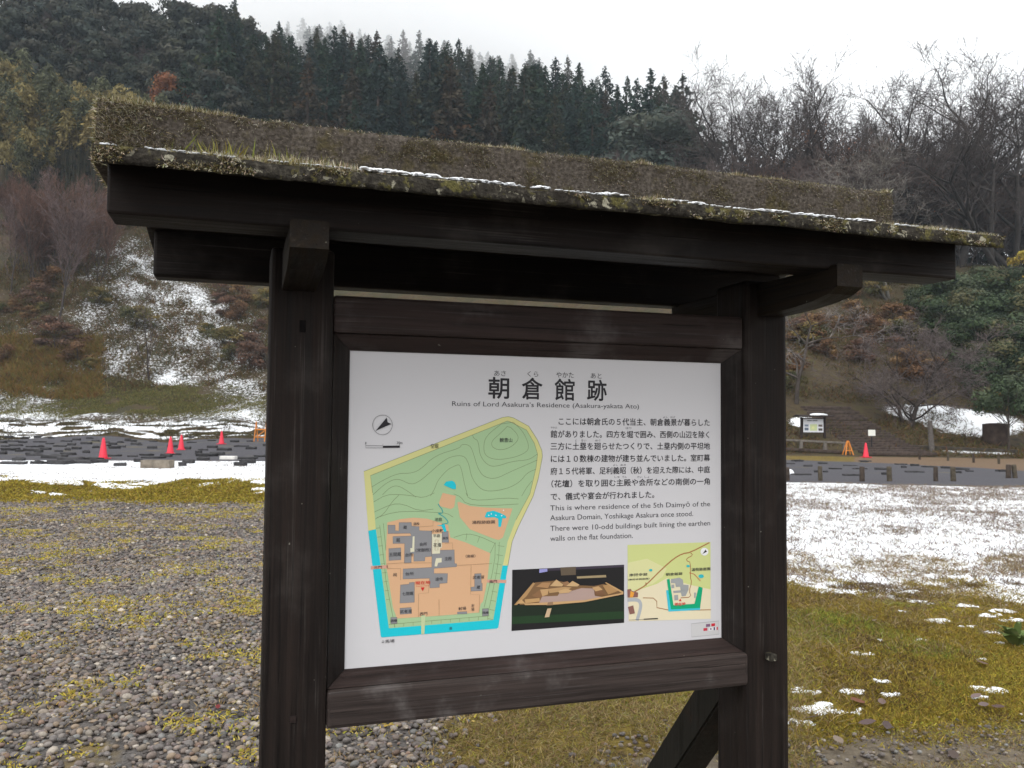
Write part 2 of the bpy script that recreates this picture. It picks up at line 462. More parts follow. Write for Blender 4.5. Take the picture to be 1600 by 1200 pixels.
# bracket arms across the posts, boat shaped underneath
def arm(uc):
    w = .036; bm = bmesh.new()
    prof = [(-.372, 1.925), (-.372, 1.872), (-.34, 1.858), (-.28, 1.847), (-.2, 1.841), (-.1, 1.838), (.02, 1.838), (.14, 1.838), (.24, 1.841), (.32, 1.847), (.38, 1.858), (.41, 1.872), (.41, 1.925)]
    L = [bm.verts.new((uc - .5 - w, n, z)) for n, z in prof]; Rr_ = [bm.verts.new((uc - .5 + w, n, z)) for n, z in prof]
    bm.faces.new(L); bm.faces.new(Rr_[::-1])
    for i in range(len(prof)):
        j = (i + 1) % len(prof); bm.faces.new((L[i], Rr_[i], Rr_[j], L[j]))
    bmesh.ops.bevel(bm, geom=[e for e in bm.edges if e.calc_length() > .07 and abs((e.verts[0].co - e.verts[1].co).x) < .01], offset=.004, segments=1, affect='EDGES')
    return bmobj('bracket_arm', bm, wood_n, sign)
arm(-.122); arm(1.113)
wbox('eave_beam', -.474, 1.462, -.345, -.245, 1.9155, 2.03, wood_u, .005)
wbox('eave_beam', -.466, 1.462, .366, .44, 1.920, 2.045, wood_u, .008)

lich_a = NT('lichen_board')
v = lich_a.coord('Object')
n1 = lich_a.noise(v, 26, 6, .7); n2 = lich_a.noise(v, 95, 5, .65); n3 = lich_a.noise(v, 6, 4, .6); n4 = lich_a.noise(v, 210, 3, .6)
c = lich_a.ramp(n2, (.3, (.014, .012, .010)), (.55, (.045, .040, .032)), (.75, (.12, .108, .085)))
c = lich_a.mix(lich_a.step(n1, .54, .62), c, lich_a.ramp(n4, (.3, (.05, .048, .018)), (.6, (.13, .115, .042)), (.75, (.24, .21, .12))))
c = lich_a.mix(lich_a.step(lich_a.noise(v, 46, 5, .65, .6), .60, .65), c, (.34, .32, .245))
c = lich_a.mix(lich_a.math('MULTIPLY', lich_a.step(n3, .52, .66), .6), c, (.020, .016, .013))
lich_a.bump(lich_a.math('ADD', n2, n1), .8, .012)
lichen_m = lich_a.out(c, .9, .15)
ra = NT('ridge_board')
v = ra.coord('Object'); vs = ra.coord('Object', (2, 30, 30))
n1 = ra.noise(v, 13, 6, .7); n2 = ra.noise(v, 110, 5, .7); n3 = ra.noise(v, 4, 4, .6); gr_ = ra.noise(vs, 3, 5)
c = ra.ramp(n2, (.3, (.030, .025, .021)), (.50, (.090, .076, .063)), (.72, (.19, .165, .14)))
c = ra.mix(ra.math('MULTIPLY', ra.step(gr_, .5, .7), .35), c, (.10, .088, .078))
c = ra.mix(ra.math('MULTIPLY', ra.step(n1, .54, .68), .75), c, ra.ramp(n2, (.3, (.034, .030, .013)), (.6, (.11, .090, .038)), (.78, (.22, .18, .09))))
ra.bump(ra.math('ADD', n2, n1), .9, .012)
ridge_m = ra.out(c, .95, .1)

def rough_plank(name, u0, u1, prof, mat, amp=.004, parent=sign, du=.012):
    """plank along u with section prof [(n,z)...]; the surface is worn uneven."""
    nu = int((u1 - u0) / du) + 1
    us = np.linspace(u0, u1, nu); k = len(prof)
    pr_ = np.array(prof)
    V = np.zeros((nu, k, 3))
    for j in range(k):
        V[:, j, 0] = us - .5 + (fbm(np.full(nu, j * 3.7), us * 0 + pr_[j, 1] * 40, 2) - .5) * amp
        V[:, j, 1] = pr_[j, 0] + (fbm(us * 38, us * 0 + j * 1.7 + 3, 4) - .5) * 2 * amp
        V[:, j, 2] = pr_[j, 1] + (fbm(us * 30 + 50, us * 0 + j * 1.3 + 9, 4) - .5) * 2 * amp + (fbm(us * 2.2, us * 0 + pr_[j, 0] * 3, 2) - .5) * .006
    i = np.arange(nu * k).reshape(nu, k); ip = np.roll(i, -1, 1)
    F = np.stack([i[:-1].ravel(), ip[:-1].ravel(), ip[1:].ravel(), i[1:].ravel()], -1)
    caps = np.stack([i[0][::-1], i[-1]])
    return npmesh(name, V.reshape(-1, 3), [F, caps], mat, parent, smooth=True)
def sect(n0, z0, n1, z1, th_, k=7, kk=3):
    """closed section of a sloping board whose top edge runs n0,z0 -> n1,z1."""
    top = [(n0 + (n1 - n0) * t, z0 + (z1 - z0) * t) for t in np.linspace(0, 1, k)]
    back = [(n1, z1 - th_ * t) for t in np.linspace(0, 1, kk + 1)[1:]]
    bot = [(n1 + (n0 - n1) * t, z1 + (z0 - z1) * t - th_) for t in np.linspace(0, 1, k)[1:]]
    front = [(n0, z0 - th_ * (1 - t)) for t in np.linspace(0, 1, kk + 1)[1:-1]]
    return top + back + bot + front
EZ = 2.004
rough_plank('roof_slope', -.482, 1.497, sect(-.45, EZ, -.08, EZ + .096, .028), lichen_m, .004)
rough_plank('roof_slope', -.482, 1.480, sect(.12, EZ + .098, .60, EZ + .03, .028), wood_u, .003)
rough_plank('ridge_cap', -.535, 1.493, [(-.1, 2.068), (-.1, 2.10), (-.1, 2.13), (-.1, 2.16), (-.1, 2.185), (-.095, 2.203), (-.05, 2.206), (.05, 2.206), (.115, 2.203), (.12, 2.16), (.12, 2.068)], ridge_m, .005)
# pegs and a painted mortise hole
wbox('peg_or_hole', -.122, -.108, -.060, -.02, .885, .900, rail_m, .001)
bm = box_bm(1.096 - .5, 1.116 - .5, -.082, -.02, .925, .943, .003)
bmobj('peg_or_hole', bm, lichen_m, sign)
wbox('peg_or_hole', -.118, -.104, -.0585, -.02, 1.745, 1.772, plain('painted_hole', (.006, .005, .005), .9, .1), .001)  # no peg here: dark block painted as the shade inside a mortise hole
# rear brace of the right post (and of the left one behind it)
def brace(u0, u1):
    bm = bmesh.new()
    A = (.06, .80); B = (.88, -.137); t = .10
    dn, dz = B[0] - A[0], B[1] - A[1]; q = math.hypot(dn, dz); px_, pz_ = -dz / q * t, dn / q * t
    ring = [(A[0], A[1]), (A[0] + px_, A[1] + pz_), (B[0] + px_, B[1] + pz_), (B[0], B[1])]
    L = [bm.verts.new((u0 - .5, n, z)) for n, z in ring]; R2 = [bm.verts.new((u1 - .5, n, z)) for n, z in ring]
    bm.faces.new(L); bm.faces.new(R2[::-1])
    for i in range(4): bm.faces.new((L[i], R2[i], R2[(i + 1) % 4], L[(i + 1) % 4]))
    bmesh.ops.bevel(bm, geom=bm.edges[:], offset=.006, segments=2, affect='EDGES')
    return bmobj('rear_brace', bm, brace_m, sign)
brace(1.045, 1.165); brace(-.175, -.055)

# moss on the roof
def mossy():
    pts, dirs, Ls, Ws, cols, bends = [], [], [], [], [], []
    def addb(u, n, z, d, L, Wd, c, b):
        pts.append(np.stack([u - .5, n, z], -1)); dirs.append(d); Ls.append(L); Ws.append(Wd); cols.append(c); bends.append(b)
    straw = [(.44, .38, .26), (.54, .48, .36), (.32, .27, .16), (.24, .21, .09), (.62, .57, .47)]
    olive = [(.115, .098, .036), (.16, .135, .052), (.08, .068, .026), (.21, .175, .085)]
    dead = [(.16, .125, .07), (.11, .085, .05), (.22, .18, .11)]
    # front face of the ridge
    n = 95000
    u = rng.uniform(-.535, 1.493, n); z = rng.uniform(2.07, 2.205, n)
    wx = fbm(u * 14, z * 14 + 3, 3) - .5; wz = fbm(u * 14 + 9, z * 14, 3) - .5
    k = .6 * fbm((u + wx * .12) * 8 + 2, (z + wz * .12) * 12, 4) + .4 * fbm(u * 31 + z * 9, z * 33 - u * 7, 3) + .28 * sstep(-.30, -.52, u) + .20 * sstep(2.17, 2.203, z) * fbm(u * 7, z * 0, 2) + .14 * sstep(1.36, 1.48, u)+ .12 * sstep(2.13, 2.10, z)
    m_ = rng.random(n) < sstep(.52, .78, k) * .8 + .025
    u, z, k = u[m_], z[m_], k[m_]; n = len(u)
    d = np.stack([rng.normal(0, .5, n), -np.abs(rng.normal(.8, .3, n)), rng.normal(.35, .5, n)], -1)
    L = rng.uniform(.003, .0085, n) * (1 + .9 * sstep(-.3, -.5, u)); 
    mixc = np.where((rng.random(n) < .35 + .4 * sstep(-.35, -.5, u))[:, None], pal(n, straw), np.where((rng.random(n) < .65)[:, None], pal(n, olive), pal(n, dead)))
    mixc = mixc * .72
    addb(u, np.full(n, -.101), z, d, L, rng.uniform(.0007, .0014, n), mixc, np.stack([rng.normal(0, .003, n), np.zeros(n), -rng.uniform(0, .008, n)], -1))
    # top edge of the ridge
    n = 16000
    u = rng.uniform(-.535, 1.493, n); k = fbm(u * 11 + 7, u * 0 + 3, 3) + .3 * sstep(-.28, -.45, u)
    m_ = rng.random(n) < sstep(.48, .74, k) + .14
    u = u[m_]; k = k[m_]; n = len(u)
    nn = -.1 + np.abs(rng.normal(0, .02, n))
    d = np.stack([rng.normal(0, .35, n), rng.normal(-.25, .4, n), np.full(n, 1.)], -1)
    L = rng.uniform(.002, .007, n) * (.4 + 1.9 * sstep(.52, .8, k))
    c_ = np.where((rng.random(n) < .6)[:, None], pal(n, straw), pal(n, olive))
    addb(u, nn, np.full(n, 2.203), d, L, rng.uniform(.0009, .0018, n), c_, rng.normal(0, .003, (n, 3)))
    # left end of the ridge bulges with moss
    n = 3500
    nn = rng.uniform(-.1, .12, n); z = rng.uniform(2.07, 2.205, n)
    d = np.stack([-np.abs(rng.normal(.9, .3, n)), rng.normal(-.2, .4, n), rng.normal(.3, .4, n)], -1)
    addb(np.full(n, -.535), nn, z, d, rng.uniform(.005, .012, n), rng.uniform(.0015, .003, n), pal(n, straw + olive), rng.normal(0, .003, (n, 3)))
    # eave board: upper surface near the edge
    n = 40000
    u = rng.uniform(-.482, 1.497, n); t = np.abs(rng.normal(0, .09, n)); t = np.minimum(t, .3)
    k = fbm(u * 7 + 31, t * 8, 4) + .22 * sstep(.35, -.1, u) + .16 * sstep(1.15, 1.4, u) - .06
    m_ = rng.random(n) < sstep(.55, .75, k)
    u, t, k = u[m_], t[m_], k[m_]; n = len(u)
    d = np.stack([rng.normal(0, .35, n), rng.normal(-.3, .35, n), np.full(n, 1.)], -1)
    tall = sstep(.62, .85, k)
    L = rng.uniform(.003, .008, n) * (1 + 1.9 * tall * rng.random(n))
    c_ = np.where((rng.random(n) < .72)[:, None], pal(n, straw), pal(n, olive))
    addb(u, -.449 + t, EZ + t * .26, d, L, rng.uniform(.0009, .0020, n), c_, np.stack([rng.normal(0, .004, n), rng.normal(-.002, .003, n), rng.normal(0, .001, n)], -1))
    # eave front edge
    n = 16000
    u = rng.uniform(-.482, 1.497, n); z = rng.uniform(EZ - .027, EZ, n)
    k = fbm(u * 12 + 11, z * 40, 4) + .16 * sstep(.0, -.4, u)
    m_ = rng.random(n) < sstep(.56, .74, k) * .8
    u, z = u[m_], z[m_]; n = len(u)
    d = np.stack([rng.normal(0, .6, n), np.full(n, -1.), rng.normal(-.1, .6, n)], -1)
    c_ = np.where((rng.random(n) < .45)[:, None], pal(n, straw), pal(n, olive + dead))
    addb(u, np.full(n, -.451), z, d, rng.uniform(.003, .007, n), rng.uniform(.0012, .0030, n), c_, rng.normal(0, .002, (n, 3)))
    # a few taller green shoots at the left
    n = 90
    u = np.concatenate([rng.normal(-.29, .04, 45), rng.normal(-.20, .05, 45)]); 
    d = np.stack([rng.normal(0, .35, n), rng.normal(-.2, .2, n), np.ones(n)], -1)
    addb(u, rng.uniform(-.43, -.3, n), np.full(n, EZ + .015), d, rng.uniform(.018, .04, n), rng.uniform(.0018, .003, n), pal(n, [(.17, .17, .035), (.24, .22, .06)]), rng.normal(0, .006, (n, 3)))
    P = np.concatenate(pts); D = np.concatenate(dirs)
    return blades(P, D, np.concatenate(Ls), np.concatenate(Ws), np.concatenate(bends), np.concatenate(cols))
mo = blade_obj('moss', [mossy()], None, sign)

def lump(rx, ry, rz, seed=0, lat=3):
    bm = bmesh.new(); bmesh.ops.create_icosphere(bm, subdivisions=lat, radius=1)
    for v_ in bm.verts:
        f = 1 + .55 * (float(fbm(v_.co.x * 1.7 + seed * 3.1, v_.co.y * 1.7 + v_.co.z + seed, 3)) - .5)
        z = max(v_.co.z, -.25)
        v_.co = Vector((v_.co.x * rx * f, v_.co.y * ry * f, z * rz))
    return bm
roof_snow = bmesh.new()
for i, (px0, px1) in enumerate([(565, 685), (712, 760), (770, 800), (842, 860), (945, 985), (1036, 1070), (1085, 1100), (1185, 1232), (1255, 1300), (1340, 1365)]):
    u0, _ = pu(px0, 280, -.44); u1, _ = pu(px1, 290, -.44)
    for q in range(int(14 + (u1 - u0) * 260)):
        t_ = random.random(); n_ = -.446 + abs(random.gauss(0, .022))
        b = lump(random.uniform(.004, .012), random.uniform(.004, .012), random.uniform(.0015, .0032) * (1.6 if i == 0 else 1), i * 9 + q, 2)
        bmesh.ops.translate(b, vec=(u0 + (u1 - u0) * t_ - .5, n_, EZ + .26 * (n_ + .45) + random.uniform(.0035, .006)), verts=b.verts)
        me = bpy.data.meshes.new('t'); b.to_mesh(me); b.free(); roof_snow.from_mesh(me); bpy.data.meshes.remove(me)
rs_ = random.Random(5)
for q in range(520):
    u_ = rs_.uniform(-.47, 1.49)
    if float(fbm(u_ * 9 + 5, 2.0, 3)) < .44: continue
    b = lump(rs_.uniform(.002, .006), rs_.uniform(.002, .005), rs_.uniform(.0008, .0018), q, 1); n_ = -.449 + abs(rs_.gauss(0, .006))
    bmesh.ops.translate(b, vec=(u_ - .5, n_, EZ + .26 * (n_ + .45) + rs_.uniform(.002, .0045)), verts=b.verts)
    me = bpy.data.meshes.new('t'); b.to_mesh(me); b.free(); roof_snow.from_mesh(me); bpy.data.meshes.remove(me)
o = bmobj('snow_remnant', roof_snow, snow_m, None, True)
o.location = sign.location; o.rotation_euler = sign.rotation_euler
props(o, 'thin white snow remnants lying along the mossy eave of the notice board', 'snow', kind='stuff')

# ------------------------------------------------------------------ printed panel
pan_a = NT('panel_white'); pan_a.b.inputs['Coat Weight'].default_value = .0
panel_m = pan_a.out((.60, .59, .605), .45, .25)
panel = wbox('panel', 0.0, 1.0, 0.0, .012, ZB, ZT, panel_m, .0)
c1 = lambda x, y: (560 + x / 5.3333, 550 + y / 5.3333)
c2 = lambda x, y: (840 + x / 5.3333, 560 + y / 5.3333)
c3 = lambda x, y: (560 + x / 6.316, 770 + y / 6.316)
c4 = lambda x, y: (560 + x / 6.316, 860 + y / 6.316)
c5 = lambda x, y: (790 + x / 4.5714, 770 + y / 4.5714)
ident = lambda x, y: (x, y)
INK = {}
def ink(c):
    if c not in INK:
        k = NT('print_ink'); INK[c] = k.out(c, .5, .3)
    return INK[c]
class Print:
    """flat print on the panel: polygons, lines and text, each a hair above the last"""
    def __init__(s): s.bm = bmesh.new(); s.mats = []; s.k = 0
    def mi(s, c):
        if c not in s.mats: s.mats.append(c)
        return s.mats.index(c)
    def lift(s): s.k += 1; return -.0004 - .00012 * s.k
    def poly(s, f, pts, c, lift=True):
        n = s.lift() if lift else -.0004 - .00012 * s.k
        uv = [pu(*f(*p)) for p in pts]
        vs_ = [s.bm.verts.new((u - .5, n, z)) for u, z in uv]
        e = [s.bm.edges.new((vs_[i], vs_[(i + 1) % len(vs_)])) for i in range(len(vs_))]
        r = bmesh.ops.triangle_fill(s.bm, use_beauty=True, edges=e)
        for g_ in r['geom']:
            if isinstance(g_, bmesh.types.BMFace):
                g_.material_index = s.mi(c)
    def line(s, f, pts, c, w=.0011, closed=False, lift=True, smooth=0):
        n = s.lift() if lift else -.0004 - .00012 * s.k
        q = [np.array(pu(*f(*p))) for p in pts]
        for _ in range(smooth):
            q2 = [q[0]]
            for i in range(len(q) - 1): q2 += [q[i] * .75 + q[i + 1] * .25, q[i] * .25 + q[i + 1] * .75]
            q = q2 + [q[-1]]
        if closed: q = q + [q[0], q[1]]
        q = np.array(q); t = np.gradient(q, axis=0); t /= np.linalg.norm(t, axis=1, keepdims=True) + 1e-9
        nn = np.stack([-t[:, 1], t[:, 0]], -1) * w / 2
        A = [s.bm.verts.new((a[0] - .5, n, a[1])) for a in q + nn]; B = [s.bm.verts.new((a[0] - .5, n, a[1])) for a in q - nn]
        for i in range(len(q) - 1):
            fc = s.bm.faces.new((A[i], A[i + 1], B[i + 1], B[i])); fc.material_index = s.mi(c)
    def text(s, f, txt, xl, yb, xr, yt, c, bold=0.0, lift=False, h=0, heavy=0.0):
        n = -.0004 - .00012 * (s.k + 1)
        cu = bpy.data.curves.new('t', 'FONT'); cu.body = txt; cu.size = 1; cu.offset = bold; cu.resolution_u = 3
        to = bpy.data.objects.new('t', cu); COL.objects.link(to)
        dg = bpy.context.evaluated_depsgraph_get(); dg.update()
        me = bpy.data.meshes.new_from_object(to.evaluated_get(dg))
        bpy.data.objects.remove(to); bpy.data.curves.remove(cu)
        if not len(me.vertices): bpy.data.meshes.remove(me); return
        co = np.zeros(len(me.vertices) * 3, np.float32); me.vertices.foreach_get('co', co); co = co.reshape(-1, 3)
        lo, hi = co.min(0), co.max(0)
        (u0, z0), (u1, z1) = pu(*f(xl, yb)), pu(*f(xr, yt))
        if h:                                    # a line of known height: centre it between its two ends
            xm, ym = (xl + xr) / 2, (yb + yt + h) / 2
            z0, z1 = pu(xm, ym)[1], pu(xm, ym - h)[1]
        co2 = np.stack([u0 + (co[:, 0] - lo[0]) / (hi[0] - lo[0] + 1e-9) * (u1 - u0) - .5, np.full(len(co), n), z0 + (co[:, 1] - lo[1]) / (hi[1] - lo[1] + 1e-9) * (z1 - z0)], -1)
        mi = s.mi(c)
        for k_, (dx, dz) in enumerate(((0, 0), (1, 0), (-1, 0), (0, 1), (0, -1), (.7, .7), (-.7, -.7), (.7, -.7), (-.7, .7)) if heavy else ((0, 0),)):
            vs_ = [s.bm.verts.new(p) for p in co2 + np.array([dx * heavy, -.00003 * k_, dz * heavy])]
            for p in me.polygons:
                try:
                    fc = s.bm.faces.new([vs_[i] for i in p.vertices]); fc.material_index = mi
                except ValueError: pass
        bpy.data.meshes.remove(me)
    def build(s, name):
        me = bpy.data.meshes.new(name)
        for fc in s.bm.faces:
            fc.normal_update()
            if fc.normal.y > 0: fc.normal_flip()
        s.bm.to_mesh(me); s.bm.free()
        return link(name, me, [ink(c) for c in s.mats], panel)
BLK, DK = (.016, .014, .018), (.035, .035, .04)
T = Print()
for ch, x0, x1, y0, y1 in (('朝', 762.6, 795.8, 589.5, 623), ('倉', 815, 847.8, 590.3, 624.3), ('館', 866.3, 898, 592, 625.8), ('跡', 917, 948.2, 593.6, 626.3)):
    T.text(ident, ch, x0 + .6, y1 - .6, x1 - .6, y0 + .6, BLK, heavy=.0009)
for ch, x0, x1, y0, y1 in (('あさ', 772, 790.3, 579.3, 587.3), ('くら', 824, 841, 580.4, 588.4), ('やかた', 869, 896.3, 581.8, 590), ('あと', 923, 940, 583.3, 591.2)):
    T.text(ident, ch, x0, y1, x1, y0, BLK)
T.text(ident, "Ruins of Lord Asakura’s Residence (Asakura-yakata Ato)", 706.2, 636.5, 998.3, 631.2, DK, h=9.6)
title = T.build('title_lettering')
T = Print()
for tx, x0, x1, yb, yt in (('ここには朝倉氏の５代当主、朝倉義景が暮らした', 872.8, 1108.6, 663.6, 655),
        ('館がありました。四方を堀で囲み、西側の山辺を除く', 860.2, 1107.8, 683, 674.2), ('三方に土塁を廻らせたつくりで、土塁内側の平坦地', 860.2, 1109, 702, 692),
        ('には１０数棟の建物が建ち並んでいました。室町幕', 860.8, 1109, 721, 711), ('府１５代将軍、足利義昭（秋）を迎えた際には、中庭', 860.2, 1109, 740.4, 729.5),
        ('（花壇）を取り囲む主殿や会所などの南側の一角', 861.5, 1109, 759.6, 748.2), ('で、儀式や宴会が行われました。', 860.4, 1022, 779.4, 769)):
    T.text(ident, tx, x0, yb, x1, yt, BLK, h=11.2, heavy=.00022)
for tx, x0, x1, yb, yt in (('This is where residence of the 5th Daimyō of the', 859.6, 1109.4, 798.3, 784.6), ('Asakura Domain, Yoshikage Asakura once stood.', 859.6, 1082.8, 814.3, 799.8),
        ('There were 10-odd buildings built lining the earthen', 859.6, 1109.4, 831, 814.2), ('walls on the flat foundation.', 859.6, 988.6, 844.6, 833.2)):
    T.text(ident, tx, x0, yb, x1, yt, DK, h=8.2 if tx.startswith('walls') else 10.6)
for tx, x0, x1, y0, y1 in (('よし', 1045, 1085, 482, 498), ('かげ', 1105, 1145, 482, 498), ('やかた', 108, 163, 568, 585), ('ほり', 735, 780, 572, 590), ('ど', 312, 328, 675, 693), ('るい', 362, 405, 675, 693), ('めぐ', 480, 525, 675, 693),
        ('よし', 628, 668, 880, 896), ('あき', 690, 735, 880, 896), ('しゅ', 640, 682, 979, 996), ('でん', 703, 742, 979, 996), ('かい', 830, 870, 979, 996), ('しょ', 890, 930, 979, 996)):
    T.text(c2, tx, x0, y1, x1, y0, DK)
T.build('body_lettering')

# ---- site map
GRN, YEL, CYA, ORG, GRY, CRM, PNK, LNE = (.36, .52, .29), (.62, .60, .25), (.01, .52, .62), (.66, .40, .23), (.25, .25, .26), (.68, .65, .48), (.62, .33, .25), (.17, .20, .10)
Mp = Print()
Mp.poly(ident, [(568.4, 736.6), (785, 652.2), (794.4, 650.9), (802, 652.8), (826, 666), (839.4, 687), (846.5, 704), (847.4, 713), (841, 747), (833, 775), (810, 822), (800, 846), (796.7, 865), (793.5, 883.5), (778.5, 980.3), (776, 982), (597, 995.8), (595, 994.6), (575.4, 829.4)], YEL)
Mp.poly(ident, [(578.8, 743.1), (792.5, 657.8), (796.3, 658.8), (822.5, 671.9), (834.7, 692.5), (839.8, 709.4), (837.5, 730), (828, 771), (806, 812), (793, 846), (789.6, 865), (785.6, 883.2), (770.6, 968.5), (607.5, 981.6), (587.2, 826.7), (582.2, 770)], GRN)
Mp.poly(ident, [(575.4, 829.4), (595, 994.6), (597, 995.8), (776, 982), (778.5, 980.3), (793.5, 883.5), (785.2, 883.5), (770.6, 968.5), (607.5, 981.6), (587.2, 826.7)], CYA)
Mp.line(ident, [(568.4, 736.6), (785, 652.2), (794.4, 650.9), (802, 652.8), (826, 666), (839.4, 687), (846.5, 704), (847.4, 713), (841, 747), (833, 775), (810, 822), (800, 846), (796.7, 865), (793.5, 883.5)], LNE, .0009)
Mp.line(ident, [(582.2, 770), (578.8, 743.1), (792.5, 657.8), (796.3, 658.8), (822.5, 671.9), (834.7, 692.5), (839.8, 709.4), (837.5, 730), (828, 771), (806, 812)], LNE, .0009, lift=False)
for pts in ([(110, 1125), (200, 1070), (330, 1010), (430, 1012), (510, 985), (640, 860), (850, 800), (855, 768), (930, 775), (960, 850), (990, 960), (1040, 1040), (1140, 1060), (1260, 1000), (1400, 940), (1490, 900)],
            [(120, 1190), (230, 1090), (330, 1050), (440, 1110), (520, 1070), (600, 1000), (690, 920), (770, 870), (880, 860), (920, 930), (940, 1040), (1000, 1130), (1080, 1165), (1240, 1140), (1350, 1080), (1400, 1010), (1480, 975)],
            [(200, 1190), (260, 1130), (320, 1110), (390, 1145), (480, 1210)], [(600, 1200), (640, 1130), (660, 1070), (740, 980), (800, 950), (840, 935), (860, 980), (880, 1090), (910, 1200)],
            [(950, 690), (960, 720), (1000, 740), (1010, 860), (1070, 940), (1140, 958), (1280, 910), (1420, 900), (1490, 850)], [(1360, 1200), (1400, 1130), (1445, 1075)]):
    Mp.line(c1, pts, LNE, .0009, lift=False, smooth=2)
for pts in ([(1190, 600), (1060, 700), (1040, 800), (1060, 870), (1150, 900), (1300, 880), (1410, 830), (1420, 770), (1370, 660), (1290, 585)], [(1240, 620), (1180, 680), (1110, 740), (1110, 790), (1170, 820), (1260, 800), (1330, 740), (1330, 690), (1270, 630)]):
    Mp.line(c1, pts, LNE, .0009, closed=True, lift=False, smooth=2)
for pts in ([(150, 90), (270, 20), (400, 15), (540, 30), (640, 50), (750, 0)], [(155, 190), (330, 110), (440, 110), (600, 180), (740, 160)], [(165, 260), (250, 210), (330, 90), (400, 20)], [(180, 245), (350, 190), (560, 180), (770, 195), (870, 200), (935, 240)],
            [(1060, 0), (1090, 60), (1200, 75), (1450, 50), (1579, 60)], [(940, 10), (1010, 40), (1060, 110), (1250, 130), (1579, 110)], [(940, 440), (1070, 400), (1200, 430), (1350, 500)], [(1070, 400), (1060, 470)], [(1195, 430), (1175, 490)], [(1345, 500), (1300, 595)], [(1350, 490), (1345, 690), (1240, 1130)], [(1390, 485), (1380, 700), (1290, 1140)]):
    Mp.line(c3, pts, LNE, .0009, lift=False, smooth=1)
for pts in ([(210, 320), (255, 700), (270, 860), (360, 1330)], [(245, 300), (270, 560), (330, 800)]): Mp.line(c3, pts, LNE, .0009, lift=False)
for i in range(11):
    Mp.line(c4, [(355 + i * 92, 755 - i * 7.4), (355 + i * 92, 722 - i * 7.4)], LNE, .0008, lift=False)
for i in range(9):
    Mp.line(c3, [(170 + i * 13, 350 + i * 88), (215 + i * 12, 345 + i * 88)], LNE, .0008, lift=False)
    Mp.line(c3, [(1375 - i * 12, 520 + i * 90), (1440 - i * 14, 530 + i * 90)], LNE, .0008, lift=False)
Mp.line(c4, [(300, 730), (640, 700), (1290, 645)], LNE, .0008, lift=False)
Mp.poly(c3, [(285, 292), (420, 258), (540, 245), (680, 255), (740, 275), (830, 300), (885, 320), (905, 440), (1060, 490), (1300, 595), (1270, 870), (1230, 1070), (1205, 1095), (1190, 1180), (800, 1212), (380, 1240), (340, 1130), (275, 720), (270, 600), (278, 420)], ORG)
Mp.poly(c3, [(830, 0), (960, 30), (945, 140), (910, 160), (800, 130), (795, 95)], ORG, False)
Mp.poly(c3, [(975, 95), (990, 88), (1100, 130), (1250, 145), (1520, 155), (1425, 440), (1385, 465), (1340, 455), (1100, 360), (1000, 240)], ORG, False)
for f_, pts in ((c3, [(122, 722), (290, 712), (292, 745), (122, 755)]), (c3, [(1268, 855), (1458, 858), (1455, 890), (1270, 885)])): Mp.poly(f_, pts, PNK, False)
Mp.poly(c4, [(618, 640), (660, 638), (650, 825), (620, 826)], (.5, .58, .33), True)
B_ = [[(290, 318), (362, 318), (362, 372), (398, 375), (400, 292), (522, 292), (525, 328), (598, 332), (600, 372), (724, 375), (722, 628), (657, 632), (655, 672), (545, 675), (545, 600), (522, 600), (520, 690), (452, 695), (455, 500), (340, 500), (338, 430), (520, 425), (512, 398), (290, 402)],
      [(724, 598), (805, 600), (805, 565), (945, 562), (948, 695), (970, 700), (968, 728), (745, 745), (745, 795), (880, 795), (875, 888), (800, 895), (800, 932), (705, 938), (700, 842), (437, 850), (440, 750), (722, 735)],
      [(825, 385), (885, 380), (890, 490), (825, 490)], [(298, 550), (418, 542), (420, 660), (300, 668)], [(415, 908), (500, 900), (500, 885), (552, 880), (552, 1080), (408, 1088)], [(408, 1138), (520, 1130), (525, 1190), (410, 1198)],
      [(1145, 798), (1210, 795), (1212, 890), (1222, 892), (1222, 965), (1110, 970), (1110, 930), (1145, 925)], [(318, 1228), (380, 1226), (382, 1288), (318, 1292)], [(1222, 1143), (1283, 1140), (1283, 1208), (1222, 1216)], [(975, 1175), (1070, 1170), (1072, 1193), (975, 1196)]]
Mp.lift()
for b in B_: Mp.poly(c3, b, GRY, False)
Mp.lift()
for b in B_: Mp.line(c3, b, (.15, .14, .13), .0007, closed=True, lift=False)
Mp.lift()
for b in ([(725, 408), (822, 400), (822, 540), (805, 545), (803, 598), (727, 602)], [(535, 430), (553, 428), (550, 580), (512, 585), (512, 545), (530, 543)], [(765, 645), (820, 642), (820, 685), (785, 690), (775, 725), (750, 725), (755, 690)]): Mp.poly(c3, b, CRM, False)
Mp.poly(c1, [(710, 1108), (730, 1080), (780, 1072), (800, 1085), (812, 1110), (810, 1142), (780, 1140)], CYA, False)
Mp.poly(c3, [(1245, 235), (1265, 190), (1330, 175), (1400, 200), (1450, 225), (1460, 250), (1420, 250), (1405, 335), (1380, 335), (1378, 255), (1340, 240), (1260, 245)], CYA, False)
Mp.poly(c3, [(770, 320), (815, 318), (850, 310), (870, 380), (845, 385), (820, 330)], CYA, False)
Mp.line(c3, [(785, 110), (835, 180), (820, 205), (775, 195), (850, 240), (885, 285), (880, 300), (820, 310)], (.05, .35, .33), .0022, lift=False, smooth=1)
for x, y in ((1285, 222), (1310, 208), (1355, 222), (1412, 225), (1430, 172)): Mp.poly(c3, [(x - 8, y), (x, y - 8), (x + 8, y), (x, y + 8)], (.75, .75, .75), True)
